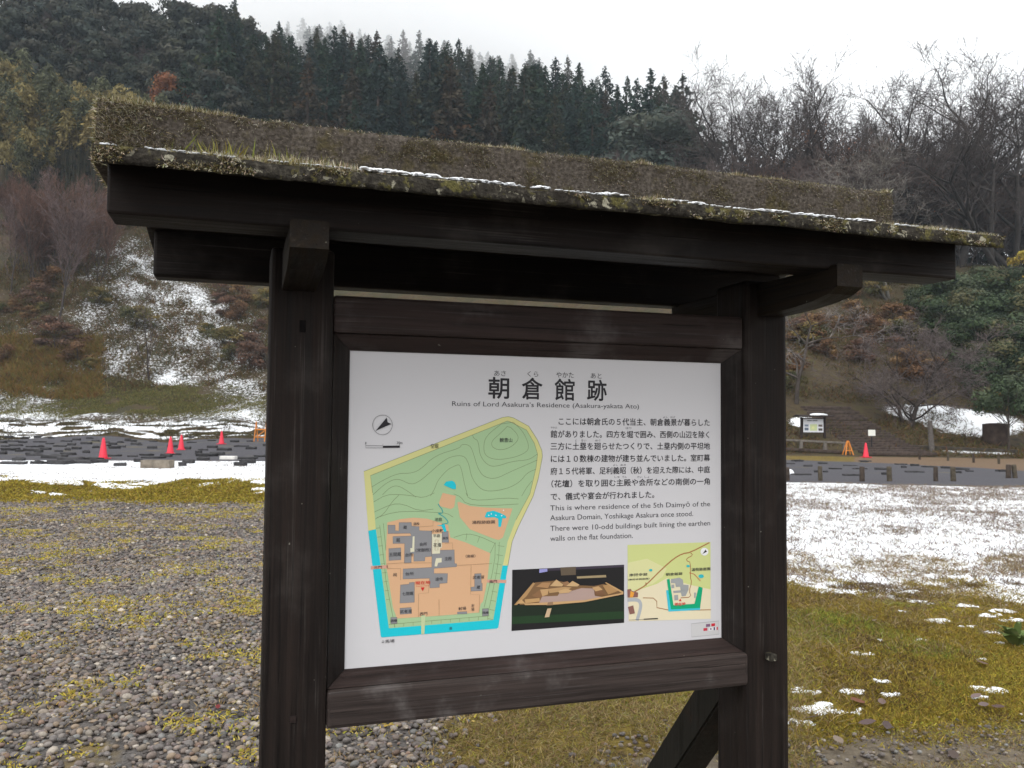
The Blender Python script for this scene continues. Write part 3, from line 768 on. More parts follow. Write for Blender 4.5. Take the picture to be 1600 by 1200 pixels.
for pts in ([(275, 700), (430, 690), (725, 690)], [(290, 745), (415, 745), (415, 860)], [(970, 715), (1110, 708), (1315, 695)], [(1110, 708), (1105, 1000), (1195, 1005), (1190, 1180)], [(590, 1225), (592, 995), (690, 985), (700, 850)], [(793, 1050), (795, 1210)], [(850, 500), (925, 492), (930, 562)], [(600, 335), (735, 325), (735, 275)], [(755, 465), (785, 462), (783, 565), (755, 568), (755, 465)]):
    Mp.line(c3, pts, (.33, .2, .1), .0007, lift=False)
Mp.lift()
for tx, x0, x1, y0, y1 in (('蔵', 442, 478, 322, 358), ('局', 370, 408, 445, 485), ('五間厩', 302, 420, 585, 628), ('台所', 462, 538, 590, 630), ('会所', 600, 675, 487, 525), ('（常御殿）', 562, 710, 542, 584), ('花壇', 738, 815, 492, 535), ('主殿', 848, 920, 628, 668), ('台所', 462, 545, 778, 815), ('遠侍', 757, 832, 830, 868),
        ('祠', 340, 378, 790, 825), ('七間厩', 430, 542, 972, 1014), ('武者溜', 408, 525, 1147, 1188), ('武者溜', 1126, 1238, 812, 850), ('蔵', 1165, 1200, 912, 948), ('射場', 985, 1060, 1120, 1158), ('（南庭）', 1056, 1152, 606, 640), ('湯殿跡庭園', 1118, 1345, 268, 308), ('小座敷', 718, 835, 355, 390), ('平庭', 735, 805, 405, 440), ('泉殿', 828, 885, 432, 460), ('池庭', 750, 825, 243, 280), ('湯殿', 540, 600, 290, 320), ('北門', 150, 230, 718, 748), ('南門', 1290, 1365, 857, 890)):
    Mp.text(c3, tx, x0, y1, x1, y0, DK, .004)
for tx, x0, x1, y0, y1 in (('西門', 603, 678, 606, 643), ('隅櫓', 318, 380, 675, 708), ('隅櫓', 1222, 1283, 597, 628), ('濠', 892, 922, 752, 782), ('↓馬場', 225, 355, 872, 916)): Mp.text(c4, tx, x0, y1, x1, y0, DK, .004)
Mp.text(c4, '射\n場', 1112, 598, 1142, 525, DK)
Mp.text(c1, '観音山', 1175, 752, 1280, 715, DK, .004); Mp.text(c1, '空堀', 602, 802, 665, 764, DK, .004)
RED = (.62, .02, .02)
Mp.text(c3, '現在地', 558, 906, 708, 864, RED, .008); Mp.text(c3, 'You are here', 563, 926, 695, 908, RED); Mp.poly(c3, [(613, 933), (652, 931), (633, 968)], RED, False)
# compass and scale bar
Mp.line(c1, [(200 + 82 * math.cos(t), 607 + 82 * math.sin(t)) for t in np.linspace(0, 2 * math.pi, 33)], DK, .0008, lift=False)
Mp.poly(c1, [(143, 656), (235, 546), (243, 585), (272, 600)], BLK, False)
Mp.line(c1, [(60, 750), (60, 798), (203, 798)], DK, .0008, lift=False); Mp.line(c1, [(60, 780), (203, 780), (203, 765)], DK, .0008, lift=False); Mp.line(c1, [(342, 798), (342, 765)], DK, .0008, lift=False)
Mp.poly(c1, [(203, 781), (342, 779), (342, 797), (203, 799)], BLK, False)
Mp.text(c1, '0', 56, 768, 66, 748, DK); Mp.text(c1, '30m', 318, 766, 366, 745, DK)
Mp.build('site_map')
# ---- printed photograph of the model
Ph = Print()
Ph.poly(c5, [(47, 550), (846, 513), (846, 928), (42, 987)], (.013, .012, .013))
Ph.poly(c5, [(240, 541), (846, 514), (846, 530), (500, 548), (240, 560)], (.05, .04, .06))
Ph.poly(c5, [(46, 800), (300, 805), (846, 735), (846, 870), (44, 925)], (.012, .022, .012))
Ph.poly(c5, [(45, 885), (846, 845), (846, 900), (44, 938)], (.016, .045, .016))
Ph.poly(c5, [(240, 545), (297, 541), (297, 562), (240, 572)], (.3, .3, .6)); Ph.poly(c5, [(390, 533), (500, 527), (500, 585), (395, 590)], (.12, .09, .06)); Ph.poly(c5, [(507, 597), (715, 586), (718, 603), (510, 612)], (.35, .27, .15))
Ph.poly(c5, [(100, 770), (210, 640), (360, 625), (520, 660), (630, 665), (700, 650), (830, 712), (835, 722), (330, 788), (100, 800)], (.20, .11, .05))
Ph.poly(c5, [(235, 790), (260, 740), (370, 735), (390, 705), (470, 700), (540, 680), (630, 683), (635, 735), (720, 748), (560, 770), (320, 792)], (.42, .30, .26))
for p_, c_ in (([(60, 800), (195, 640), (210, 645), (150, 735), (80, 800)], (.42, .25, .11)), ([(185, 735), (245, 690), (305, 685), (300, 725), (235, 748)], (.52, .32, .15)), ([(185, 735), (245, 690), (262, 742), (235, 750)], (.25, .13, .06)),
        ([(135, 760), (240, 750), (243, 775), (140, 790)], (.50, .30, .13)), ([(75, 790), (110, 760), (140, 790)], (.55, .34, .15)), ([(215, 670), (260, 640), (320, 640), (300, 680)], (.40, .22, .10)), ([(315, 665), (360, 618), (410, 655), (400, 668)], (.55, .36, .18)), ([(400, 640), (440, 630), (470, 660), (420, 665)], (.30, .16, .08)), ([(430, 665), (475, 628), (525, 655), (510, 668)], (.55, .36, .18)),
        ([(300, 685), (420, 670), (470, 675), (430, 700), (310, 715)], (.46, .28, .13)), ([(375, 700), (425, 682), (470, 695), (450, 712), (380, 718)], (.55, .35, .17)), ([(615, 675), (660, 665), (690, 690), (640, 705)], (.52, .32, .15)), ([(630, 705), (690, 690), (705, 730), (640, 725)], (.20, .10, .05)), ([(690, 660), (740, 650), (800, 700), (730, 725)], (.42, .24, .10)), ([(705, 640), (715, 638), (838, 705), (835, 720)], (.50, .31, .14)),
        ([(130, 790), (560, 765), (835, 712), (838, 722), (560, 778), (330, 798), (135, 800)], (.55, .34, .16)), ([(300, 780), (335, 776), (335, 800), (290, 802)], (.30, .18, .10)), ([(295, 825), (325, 822), (308, 885), (275, 888)], (.55, .40, .25))):
    Ph.poly(c5, p_, c_)
Ph.build('printed_photograph')
# ---- small locality map
Q = Print()
Q.poly(c5, [(870, 372), (1463, 352), (1465, 900), (878, 918)], (.74, .66, .46))
Q.poly(c5, [(870, 372), (1463, 352), (1463, 690), (1330, 660), (1150, 610), (1080, 650), (930, 700), (872, 690)], (.58, .62, .25))
Q.poly(c5, [(870, 500), (1010, 470), (1150, 540), (1120, 600), (1050, 650), (900, 700), (871, 690)], (.66, .65, .33))
Q.line(c5, [(870, 765), (945, 762), (965, 790), (962, 830), (938, 912)], (.40, .42, .44), .009, smooth=2)
for pts, w_ in (([(905, 715), (950, 690), (1000, 660), (1120, 540), (1200, 470), (1260, 435), (1320, 425), (1455, 355)], .0032), ([(1320, 428), (1338, 445), (1290, 470), (1295, 488), (1320, 495), (1318, 600), (1328, 640), (1310, 700), (1325, 745), (1250, 750)], .0022), ([(980, 750), (1078, 752), (1080, 842), (1465, 835)], .0022), ([(1000, 640), (1003, 662)], .0028)):
    Q.line(c5, pts, (.36, .16, .06), w_, lift=False, smooth=1)
Q.poly(c5, [(1145, 695), (1160, 695), (1185, 820), (1390, 812), (1388, 836), (1162, 848)], (.05, .50, .62)); Q.poly(c5, [(1150, 618), (1170, 614), (1198, 802), (1348, 792), (1378, 668), (1406, 678), (1388, 822), (1180, 832)], (.0, .36, .17))
Q.lift()
for b in ([(1180, 615), (1215, 610), (1240, 605), (1265, 620), (1268, 655), (1305, 658), (1305, 695), (1250, 700), (1245, 670), (1215, 672), (1210, 645), (1180, 645)], [(1195, 700), (1305, 690), (1285, 735), (1258, 740), (1250, 712), (1198, 715)], [(1203, 730), (1230, 727), (1232, 765), (1205, 768)], [(1345, 712), (1358, 712), (1356, 750), (1345, 750)], [(1183, 655), (1203, 655), (1203, 680), (1183, 680)]): Q.poly(c5, b, (.33, .34, .34), False)
Q.lift()
for b in ([(868, 690), (893, 685), (900, 700), (945, 712), (943, 745), (870, 748)], [(872, 815), (910, 803), (922, 860), (885, 868)]): Q.poly(c5, b, (.24, .11, .09), False)
Q.poly(c5, [(890, 700), (918, 712), (908, 745), (885, 748)], (.75, .33, .05))
for x, y, r_ in ((1035, 552, 13), (1302, 523, 13), (1395, 595, 20)): Q.poly(c5, [(x + r_ * math.cos(t), y + r_ * .7 * math.sin(t)) for t in np.linspace(0, 6.28, 9)[:-1]], (.03, .45, .50), False)
Q.line(c5, [(1310, 570), (1345, 580), (1390, 630)], (.5, .1, .05), .0015, lift=False)
Q.poly(c5, [(1418 + 28 * math.cos(t), 420 + 28 * math.sin(t)) for t in np.linspace(0, 6.28, 17)[:-1]], (.8, .8, .8)); Q.poly(c5, [(1402, 438), (1428, 403), (1430, 413), (1438, 418)], BLK)
for tx, x0, x1, y0, y1 in (('南陽寺跡', 882, 1012, 570, 598), ('（南陽寺跡庭園）', 872, 1026, 605, 627), ('朝倉館跡', 1142, 1262, 565, 593), ('湯殿跡庭園', 1325, 1460, 530, 560)): Q.text(c5, tx, x0, y1, x1, y0, DK, .01)
Q.text(c5, '現在地', 1205, 808, 1283, 780, RED, .02); Q.poly(c5, [(1235, 772), (1255, 772), (1245, 755)], RED, False)
Q.line(c5, [(985, 902), (1086, 897)], BLK, .0028, lift=False); Q.line(c5, [(880, 908), (985, 902)], DK, .0008, lift=False)
Q.build('locality_map')
# sticker (its code is left out)
K = Print()
K.poly(c5, [(1325, 935), (1520, 915), (1522, 1010), (1328, 1030)], (.56, .55, .55))
K.line(c5, [(1325, 935), (1520, 915), (1522, 1010), (1328, 1030)], (.3, .3, .3), .0009, closed=True)
K.lift()
for b, c_ in (([(1430, 938), (1460, 935), (1460, 955), (1430, 958)], (.20, .10, .18)), ([(1468, 934), (1495, 931), (1495, 951), (1468, 954)], (.55, .02, .04)), ([(1412, 967), (1440, 964), (1440, 984), (1412, 987)], (.50, .03, .06)), ([(1450, 963), (1478, 960), (1478, 981), (1450, 984)], (.75, .75, .75)), ([(1486, 960), (1495, 959), (1495, 980), (1486, 981)], (.03, .03, .12)), ([(1495, 959), (1505, 958), (1505, 979), (1495, 980)], (.75, .75, .75)), ([(1505, 958), (1515, 957), (1515, 978), (1505, 979)], (.5, .03, .05))): K.poly(c5, b, c_, False)
K.lift(); K.poly(c5, [(1458, 966), (1470, 966), (1470, 978), (1458, 978)], (.2, .1, .2), False)
K.build('flag_sticker')

# ------------------------------------------------------------------ gravel, moss and grass near the board
def ico(sub):
    b = bmesh.new(); bmesh.ops.create_icosphere(b, subdivisions=sub, radius=1)
    V = np.array([v_.co[:] for v_ in b.verts]); F = np.array([[v_.index for v_ in f.verts] for f in b.faces]); b.free()
    return V, F
def stones(X, Y, size, sub, seed):
    r = np.random.default_rng(seed); n = len(X)
    V0, F0 = ico(sub)
    shapes = []
    for i in range(24):
        p = V0 * np.array([1, r.uniform(.6, .95), r.uniform(.42, .75)])
        k = r.normal(size=(3, 3)) * .9; p = p * (1 + .16 * np.sin(V0 @ k.T + r.uniform(0, 6, 3)).sum(1, keepdims=True) / 1.7)
        shapes.append(p)
    shapes = np.array(shapes)[r.integers(0, 24, n)]
    a = r.uniform(0, 6.283, n); ca, sa = np.cos(a)[:, None], np.sin(a)[:, None]
    tilt = r.normal(0, .28, n)[:, None]
    x, y, z = shapes[..., 0], shapes[..., 1], shapes[..., 2]
    y, z = y * np.cos(tilt) - z * np.sin(tilt), y * np.sin(tilt) + z * np.cos(tilt)
    x, y = x * ca - y * sa, x * sa + y * ca
    s_ = (size / 2)[:, None]
    Z0 = terrain(X, Y) + size * .10 + r.uniform(0, .012, n)
    V = np.stack([x * s_ + X[:, None], y * s_ + Y[:, None], z * s_ + Z0[:, None]], -1).reshape(-1, 3)
    F = (F0[None] + (np.arange(n) * len(V0))[:, None, None]).reshape(-1, 3)
    C = np.array([(.155, .150, .152), (.115, .112, .118), (.185, .168, .150), (.135, .118, .110), (.15, .13, .125), (.095, .088, .090), (.24, .23, .215), (.13, .14, .15), (.20, .165, .13), (.33, .32, .31), (.062, .056, .056), (.16, .115, .095), (.12, .105, .115)])
    pr_ = np.array([16, 16, 12, 12, 10, 9, 6, 7, 6, 1.3, 6, 2.5, 8]); c = C[r.choice(len(C), n, p=pr_ / pr_.sum())] * np.array([1.08, .98, .86]) * (1 + r.normal(0, .24, (n, 1)))
    return V, F, np.repeat(np.clip(c, .02, .6), len(V0), 0)
def scatter(n, x0, x1, y0, y1, seed):
    r = np.random.default_rng(seed); return r.uniform(x0, x1, n), r.uniform(y0, y1, n), r
def cone_area(n, a0, a1, y0, y1, seed, power=1.0):
    """points spread over the wedge a0<X/Y<a1."""
    r = np.random.default_rng(seed); Y = np.sqrt(r.uniform(y0 ** 2, y1 ** 2, n)); X = r.uniform(a0, a1, n) * Y
    return X, Y, r
Vs, Fs, Cs, off = [], [], [], 0
for (n, a0, a1, y0, y1, s0, s1, sub, seed, th_) in ((21000, -.72, .34, 3.2, 6.2, .016, .056, 2, 1, .5), (25000, -.72, -.22, 6.2, 10, .020, .064, 1, 2, .5), (20000, -.72, -.22, 10, 15.6, .026, .072, 1, 3, .5), (2600, .2, .75, 3.2, 5.0, .012, .04, 1, 4, .5), (1800, -.1, .34, 3.4, 5.2, .015, .045, 1, 5, .5)):
    X, Y, r = cone_area(n, a0, a1, y0, y1, seed)
    z = zones(X, Y)
    w = z['gravel'] if seed < 4 else z['dirt'] * .7 * (fbm(X * 2, Y * 2, 3) > .45)
    if seed == 5: w = (1 - z['gravel']) * (fbm(X * 2.2 + 9, Y * 2.2, 3) > .47)
    patch = fbm(X * 1.1 + 20, Y * 1.1, 4)
    if seed < 4: w = w * np.where(patch > .60, .55, 1)
    k = r.random(n) < w
    X, Y = X[k], Y[k]
    size = s0 + (s1 * 1.15 - s0) * r.beta(1.25, 3.3, len(X))
    V, F, C = stones(X, Y, size, sub, seed)
    Vs.append(V); Fs.append(F + off); Cs.append(C); off += len(V)
o = npmesh('gravel', np.concatenate(Vs), [np.concatenate(Fs)], stone_m, None, col=np.concatenate(Cs), smooth=True)
props(o, 'loose grey and brown river pebbles covering the yard', 'gravel', kind='stuff')

def tufts(X, Y, per, L0, L1, w0, w1, cols, lean=.5, seed=0, spread=.03, dz=0.0, jit=.2, slope=None):
    r = np.random.default_rng(seed + 99)
    X = np.repeat(X, per) + r.normal(0, spread, len(X) * per); Y = np.repeat(Y, per) + r.normal(0, spread, len(Y) * per)
    n = len(X)
    P = np.stack([X, Y, terrain(X, Y) + dz - .004], -1)
    D = np.stack([r.normal(0, lean, n), r.normal(0, lean, n), np.ones(n)], -1)
    L = r.uniform(L0, L1, n)
    B = np.stack([r.normal(0, .3, n) * L, r.normal(0, .3, n) * L, -np.abs(r.normal(0, .25, n)) * L], -1)
    return blades(P, D, L, r.uniform(w0, w1, n), B, pal(n, cols, jit))
yel = [(.48, .36, .07), (.56, .43, .09), (.40, .31, .07), (.48, .35, .12)]
ygr = [(.36, .33, .05), (.42, .38, .06)]
# yellow moss and weeds creeping over the gravel
X, Y, r = cone_area(26000, -.72, -.0, 3.3, 15.4, 11)
pn = fbm(X * 2.6 + 3, Y * 2.6, 4) + .16 * (fbm(X * .6, Y * .6 + 4, 2) - .5)
k = (r.random(len(X)) < sstep(.47, .68, pn - .05 * sstep(6, 11, Y))) & (zones(X, Y)['gravel'] > .4)
p1 = tufts(X[k], Y[k], 9, .012, .034, .004, .011, yel + ygr, 1.3, 1, .032, .020)
k2 = (r.random(len(X)) < sstep(.47, .60, fbm(X * 1.3 + 60, Y * 1.3 + 8, 4)) * .65) & (zones(X, Y)['gravel'] > .4)
p1b = tufts(X[k2], Y[k2], 7, .012, .04, .003, .007, [(.30, .22, .10), (.24, .17, .08), (.34, .26, .13)], 1.4, 6, .03, .014)
o = blade_obj('creeping_moss', [p1, p1b]); props(o, 'yellow green moss creeping between the pebbles', 'moss', kind='stuff')
# moss and short winter grass, right of the board and behind it
olv = [(.23, .175, .027), (.31, .24, .036), (.175, .138, .026), (.36, .27, .05), (.14, .10, .026), (.26, .185, .048)]
parts = []
X, Y, r = cone_area(60000, .30, .72, 4.0, 10.0, 12)
z = zones(X, Y); sn = Y - snow_start(X / Y)
k = r.random(len(X)) < np.clip((1 - z['dirt']) * (1 - z['gravel']) * sstep(1.2, -.7, sn + (fbm(X * 3, Y * 3, 3) - .5) * 3.0), 0, 1) * (.5 + .5 * sstep(.38, .55, fbm(X * 2.4, Y * 2.4 + 30, 4)))
parts.append(tufts(X[k], Y[k], 7, .018, .055, .0035, .008, olv, 1.0, 2, .03))
k = (r.random(len(X)) < .10 * sstep(.45, .6, fbm(X * 1.7 + 12, Y * 1.7, 4))) & (z['dirt'] < .5)
parts.append(tufts(X[k], Y[k], 6, .04, .12, .003, .006, [(.26, .20, .11), (.34, .27, .15), (.16, .10, .05), (.20, .15, .06)], 1.3, 3, .03))
k = (r.random(len(X)) < sstep(.60, .70, fbm(X * 1.5 + 77, Y * 1.5, 3)) * .6) & (z['dirt'] < .4) & (sn < 0)
parts.append(tufts(X[k], Y[k], 6, .02, .06, .004, .008, [(.20, .22, .035), (.26, .27, .05), (.13, .17, .03)], .9, 4, .03))
X, Y, r = cone_area(60000, .28, .74, 3.9, 8.2, 23)
z = zones(X, Y); k = (r.random(len(X)) < sstep(.46, .62, .65 * fbm(X * 1.6 + 31, Y * 1.6, 4) + .35 * fbm(X * 6, Y * 6 + 8, 3)) * (1 - z['dirt'])) & (Y - snow_start(X / Y) < .4)
parts.append(tufts(X[k], Y[k], 7, .012, .032, .004, .010, [(.36, .31, .045), (.44, .37, .06), (.30, .28, .045), (.26, .22, .04)], 1.3, 24, .025))
k = (r.random(len(X)) < .5 * sstep(.56, .68, fbm(X * 2.3 + 81, Y * 2.3 + 5, 4))) & (z['dirt'] < .6)
parts.append(tufts(X[k], Y[k], 5, .02, .06, .003, .007, [(.10, .065, .03), (.14, .09, .045), (.075, .05, .025)], 1.4, 25, .03))
X, Y, r = cone_area(24000, -.16, .36, 3.4, 6.2, 13)
z = zones(X, Y)
k = (r.random(len(X)) < (1 - z['gravel']) * sstep(.30, .52, fbm(X * 2.4, Y * 2.4 + 9, 4)))
parts.append(tufts(X[k], Y[k], 7, .02, .07, .003, .006, [(.30, .23, .10), (.24, .17, .08), (.36, .28, .14), (.28, .24, .05)], 1.3, 5, .03))
X, Y, r = cone_area(5000, .05, .36, 4.6, 6.5, 14)
parts.append(tufts(X, Y, 6, .02, .06, .004, .008, [(.30, .29, .05), (.22, .22, .04), (.32, .25, .07)], 1.0, 7, .03))
X, Y, r = cone_area(16000, .3, .75, 3.2, 5.2, 15)
k = (zones(X, Y)['dirt'] > .4) & (r.random(len(X)) < sstep(.5, .62, fbm(X * 2, Y * 2 + 50, 4)))
parts.append(tufts(X[k], Y[k], 5, .012, .035, .003, .007, [(.24, .19, .10), (.30, .24, .08), (.20, .15, .09)], 1.2, 8, .03))
# moss band beyond the gravel on the left
X, Y, r = cone_area(46000, -.75, -.2, 13.9, 21.0, 16)
k = r.random(len(X)) < sstep(.9, -.6, Y - snow_start(X / Y) + (fbm(X * 1.2, Y * 1.2, 3) - .5) * 4) * sstep(14.0, 15.2, Y + (fbm(X, Y, 3) - .5) * 1.5) * (.45 + .55 * sstep(.4, .55, fbm(X * 1.4, Y * 1.4 + 3, 3)))
parts.append(tufts(X[k], Y[k], 5, .03, .10, .012, .028, olv + [(.34, .27, .04), (.28, .24, .035), (.36, .28, .05)], 1.0, 9, .06))
X, Y, r = cone_area(7000, -.22, .12, 3.3, 5.6, 33)
k = (r.random(len(X)) < .75) & (zones(X, Y)['gravel'] < .8)
parts.append(tufts(X[k], Y[k], 7, .015, .05, .003, .007, [(.26, .19, .09), (.20, .145, .07), (.32, .25, .12), (.28, .24, .06)], 1.4, 34, .03))
o = blade_obj('moss_and_grass', parts); props(o, 'olive moss and short winter grass beside the yard', 'grass', kind='stuff')
# dead grass standing through the snow
X, Y, r = cone_area(25000, .29, .74, 6.8, 21.8, 17)
k = r.random(len(X)) < zones(X, Y)['snow'] * sstep(6.5, 9.5, Y) * (.30 + .55 * sstep(.42, .62, fbm(X * .9 + 5, Y * .9, 4)))
dd = [(.15, .105, .085), (.20, .15, .11), (.11, .08, .07), (.25, .20, .13)]
q1 = tufts(X[k], Y[k], 5, .03, .105, .004, .008, dd, .75, 10, .035)
X, Y, r = cone_area(7000, -.75, -.2, 19.5, 28.2, 18)
k = r.random(len(X)) < .25 + .5 * sstep(.5, .6, fbm(X * .5 + 5, Y * 1.2, 4))
q2 = tufts(X[k], Y[k], 4, .02, .07, .006, .011, dd, 1.0, 11, .05)
o = blade_obj('dead_grass', [q1, q2]); props(o, 'dead brown grass blades poking through the thin snow', 'grass', kind='stuff')
# scraps of snow left on the moss
def snow_patch(bm, xc, yc, w, seed, lift=.020):
    n = 34; g_ = np.linspace(-1, 1, n); X, Y = np.meshgrid(g_, g_)
    h = .62 * (1 - (X ** 2 + (Y * 1.3) ** 2)) + (fbm(X * 2.1 + seed * 7.7, Y * 2.1 + seed * 3.3, 4) - .5) * 1.9
    t = np.clip((h - .28) * 2.2, 0, 1)
    XX, YY = xc + X * w * 1.5, yc + Y * w * 1.1
    Z = terrain(XX, YY) + lift * (.15 + .85 * t ** .5) + .004 * t + .004 * fbm(X * 9, Y * 9, 2) * t
    vs_ = {}
    for i in range(n - 1):
        for j in range(n - 1):
            if (h[i, j] + h[i + 1, j] + h[i, j + 1] + h[i + 1, j + 1]) / 4 < .28: continue
            q = []
            for a_, b in ((i, j), (i, j + 1), (i + 1, j + 1), (i + 1, j)):
                if (a_, b) not in vs_: vs_[a_, b] = bm.verts.new((XX[a_, b], YY[a_, b], Z[a_, b]))
                q.append(vs_[a_, b])
            bm.faces.new(q)
bm = bmesh.new()
for i, (px, py, w_) in enumerate([(1293, 1108, .30), (1255, 1079, .22), (1335, 1083, .14), (1378, 1067, .10), (1391, 1088, .14), (1347, 1022, .13), (1440, 997, .10), (1475, 966, .26), (1513, 974, .14), (1548, 983, .10), (1506, 942, .16), (1410, 952, .09), (1545, 957, .2), (1570, 950, .2), (1587, 965, .2), (1585, 1001, .22), (1546, 1078, .20), (1530, 1090, .10), (1440, 938, .2), (1245, 1130, .14), (1375, 1000, .07), (1532, 1028, .07), (1300, 925, .2), (1420, 922, .2)]):
    p = gpt(px, py)
    snow_patch(bm, p[0], p[1], w_ * .45, i, .010)
for i in range(46):
    a_ = random.uniform(-.64, -.28); y = float(snow_start(np.array(a_))) - abs(random.gauss(0, 1.0)) + .3; x = a_ * y
    snow_patch(bm, x, y, random.uniform(.12, .4), i + 40, .035)
o = bmobj('snow_scraps', bm, snow_m, None, True); props(o, 'small scraps of snow lying on the olive moss', 'snow', kind='stuff')
# fallen leaves and a weed
lf_m = vcol('dry_leaf', .7, .3, .1)
for i, (px, py, sz, c_) in enumerate([(1535, 1042, .13, (.13, .075, .055)), (1340, 1105, .12, (.16, .06, .03)), (1378, 1106, .08, (.15, .10, .085)), (1310, 1167, .08, (.22, .17, .13)), (1525, 1096, .08, (.17, .12, .11)), (1537, 1110, .10, (.16, .115, .105)), (1560, 1113, .08, (.10, .06, .05)), (1270, 1130, .09, (.07, .045, .04)), (1355, 1138, .09, (.11, .075, .07)), (1386, 1143, .09, (.08, .055, .05)), (1490, 1190, .09, (.08, .055, .045)), (195, 928, .13, (.03, .016, .013)), (680, 1120, .05, (.14, .03, .03)), (340, 1119, .05, (.16, .02, .02)), (1366, 972, .07, (.25, .2, .17))]):
    p = gpt(px, py); x = np.linspace(-.5, .5, 9); w_ = .26 * np.sin((x + .5) * math.pi) ** .8
    V = np.concatenate([np.stack([x, w_, .12 * x * x + .16 * w_], -1), np.stack([x, -w_, .12 * x * x + .10 * w_], -1), np.stack([x, 0 * x, .12 * x * x], -1)]) * sz
    F = np.array([[j, j + 1, 18 + j + 1, 18 + j] for j in range(8)] + [[18 + j, 18 + j + 1, 9 + j + 1, 9 + j] for j in range(8)])
    o = npmesh('fallen_leaf', V, [F], lf_m, None, col=np.tile(c_, (27, 1)), smooth=True)
    o.location = (p[0], p[1], th(p[0], p[1]) + .035); o.rotation_euler = (random.uniform(-.3, .3), random.uniform(-.3, .3), random.uniform(0, 6))
    lab = {0: 'long reddish brown dead leaf lying highest on the moss right of the board', 11: 'dark curled dead leaf alone on the pebbles left of the board', 12: 'small red leaf under the bottom rail of the board', 13: 'small bright red leaf on pebbles beside the left post', 1: 'rust red dead leaf beside the largest snow scrap', 14: 'pale leaf nearest the snow edge on the moss'}.get(i, 'dull brown dead leaf lying on damp moss and dirt right of the board')
    props(o, lab, 'leaf', 'dead leaves on the ground')
p = gpt(1588, 1005); wv = []
for i in range(16):
    a_ = random.uniform(0, 6.28); l_ = random.uniform(.05, .12); x = np.linspace(0, 1, 6); w_ = .3 * np.sin(x ** .8 * math.pi)
    for sgn in (1,):
        dx, dy = math.cos(a_), math.sin(a_); h_ = .06 + .08 * random.random()
        c_ = np.stack([dx * x * l_, dy * x * l_, h_ * np.sin(x * 1.9)], -1); sd_ = np.array([-dy, dx, 0.15]) * l_
        wv.append((np.concatenate([c_ + sd_ * w_[:, None], c_ - sd_ * w_[:, None]]), np.array([[j, j + 1, 7 + j, 6 + j] for j in range(5)])))
V = np.concatenate([w_[0] for w_ in wv]); F = np.concatenate([w_[1] + 12 * i for i, w_ in enumerate(wv)])
o = npmesh('weed_plant', V, [F], leaf_m, None, col=pal(len(V), [(.12, .17, .05), (.16, .2, .07)], .1)); o.location = (p[0], p[1], th(p[0], p[1])); o.scale = (1.5,) * 3
props(o, 'low leafy green weed growing in the moss at the edge of the snow', 'weed')

# ------------------------------------------------------------------ trees
def cards(P, T, Sd, L, Wd, col):
    """leaf-sized rhombi: centre, long direction, side direction."""
    T = T / (np.linalg.norm(T, axis=1, keepdims=True) + 1e-9); Sd = Sd - T * (Sd * T).sum(1, keepdims=True); Sd /= np.linalg.norm(Sd, axis=1, keepdims=True) + 1e-9
    a = T * (L / 2)[:, None]; b = Sd * (Wd / 2)[:, None]
    V = np.stack([P - a, P + b - a * .1, P + a, P - b - a * .1], 1).reshape(-1, 3)
    F = np.arange(len(P) * 4).reshape(-1, 4)
    return V, F, np.repeat(col, 4, 0)
def tube(segs, sides=4):
    A = np.array([s_[0] for s_ in segs]); B = np.array([s_[1] for s_ in segs]); ra_ = np.array([s_[2] for s_ in segs]); rb = np.array([s_[3] for s_ in segs])
    d = B - A; d /= np.linalg.norm(d, axis=1, keepdims=True) + 1e-9
    ref = np.where(np.abs(d[:, 2:3]) > .9, np.array([[1., 0, 0]]), np.array([[0, 0, 1.]]))
    s_ = np.cross(d, ref); s_ /= np.linalg.norm(s_, axis=1, keepdims=True); t_ = np.cross(d, s_)
    an = np.arange(sides) / sides * 2 * math.pi
    ring = s_[:, None] * np.cos(an)[None, :, None] + t_[:, None] * np.sin(an)[None, :, None]
    V = np.concatenate([A[:, None] + ring * ra_[:, None, None], B[:, None] + ring * rb[:, None, None]], 1).reshape(-1, 3)
    i = np.arange(sides); j = (i + 1) % sides
    f = np.stack([i, j, sides + j, sides + i], -1)
    F = (f[None] + (np.arange(len(segs)) * 2 * sides)[:, None, None]).reshape(-1, 4)
    return V, F
def trunk_obj(name, segs, col, parent, sides=6):
    V, F = tube(segs, sides)
    return npmesh(name, V, [F], bark_m, parent, col=np.tile(col, (len(V), 1)), smooth=True)

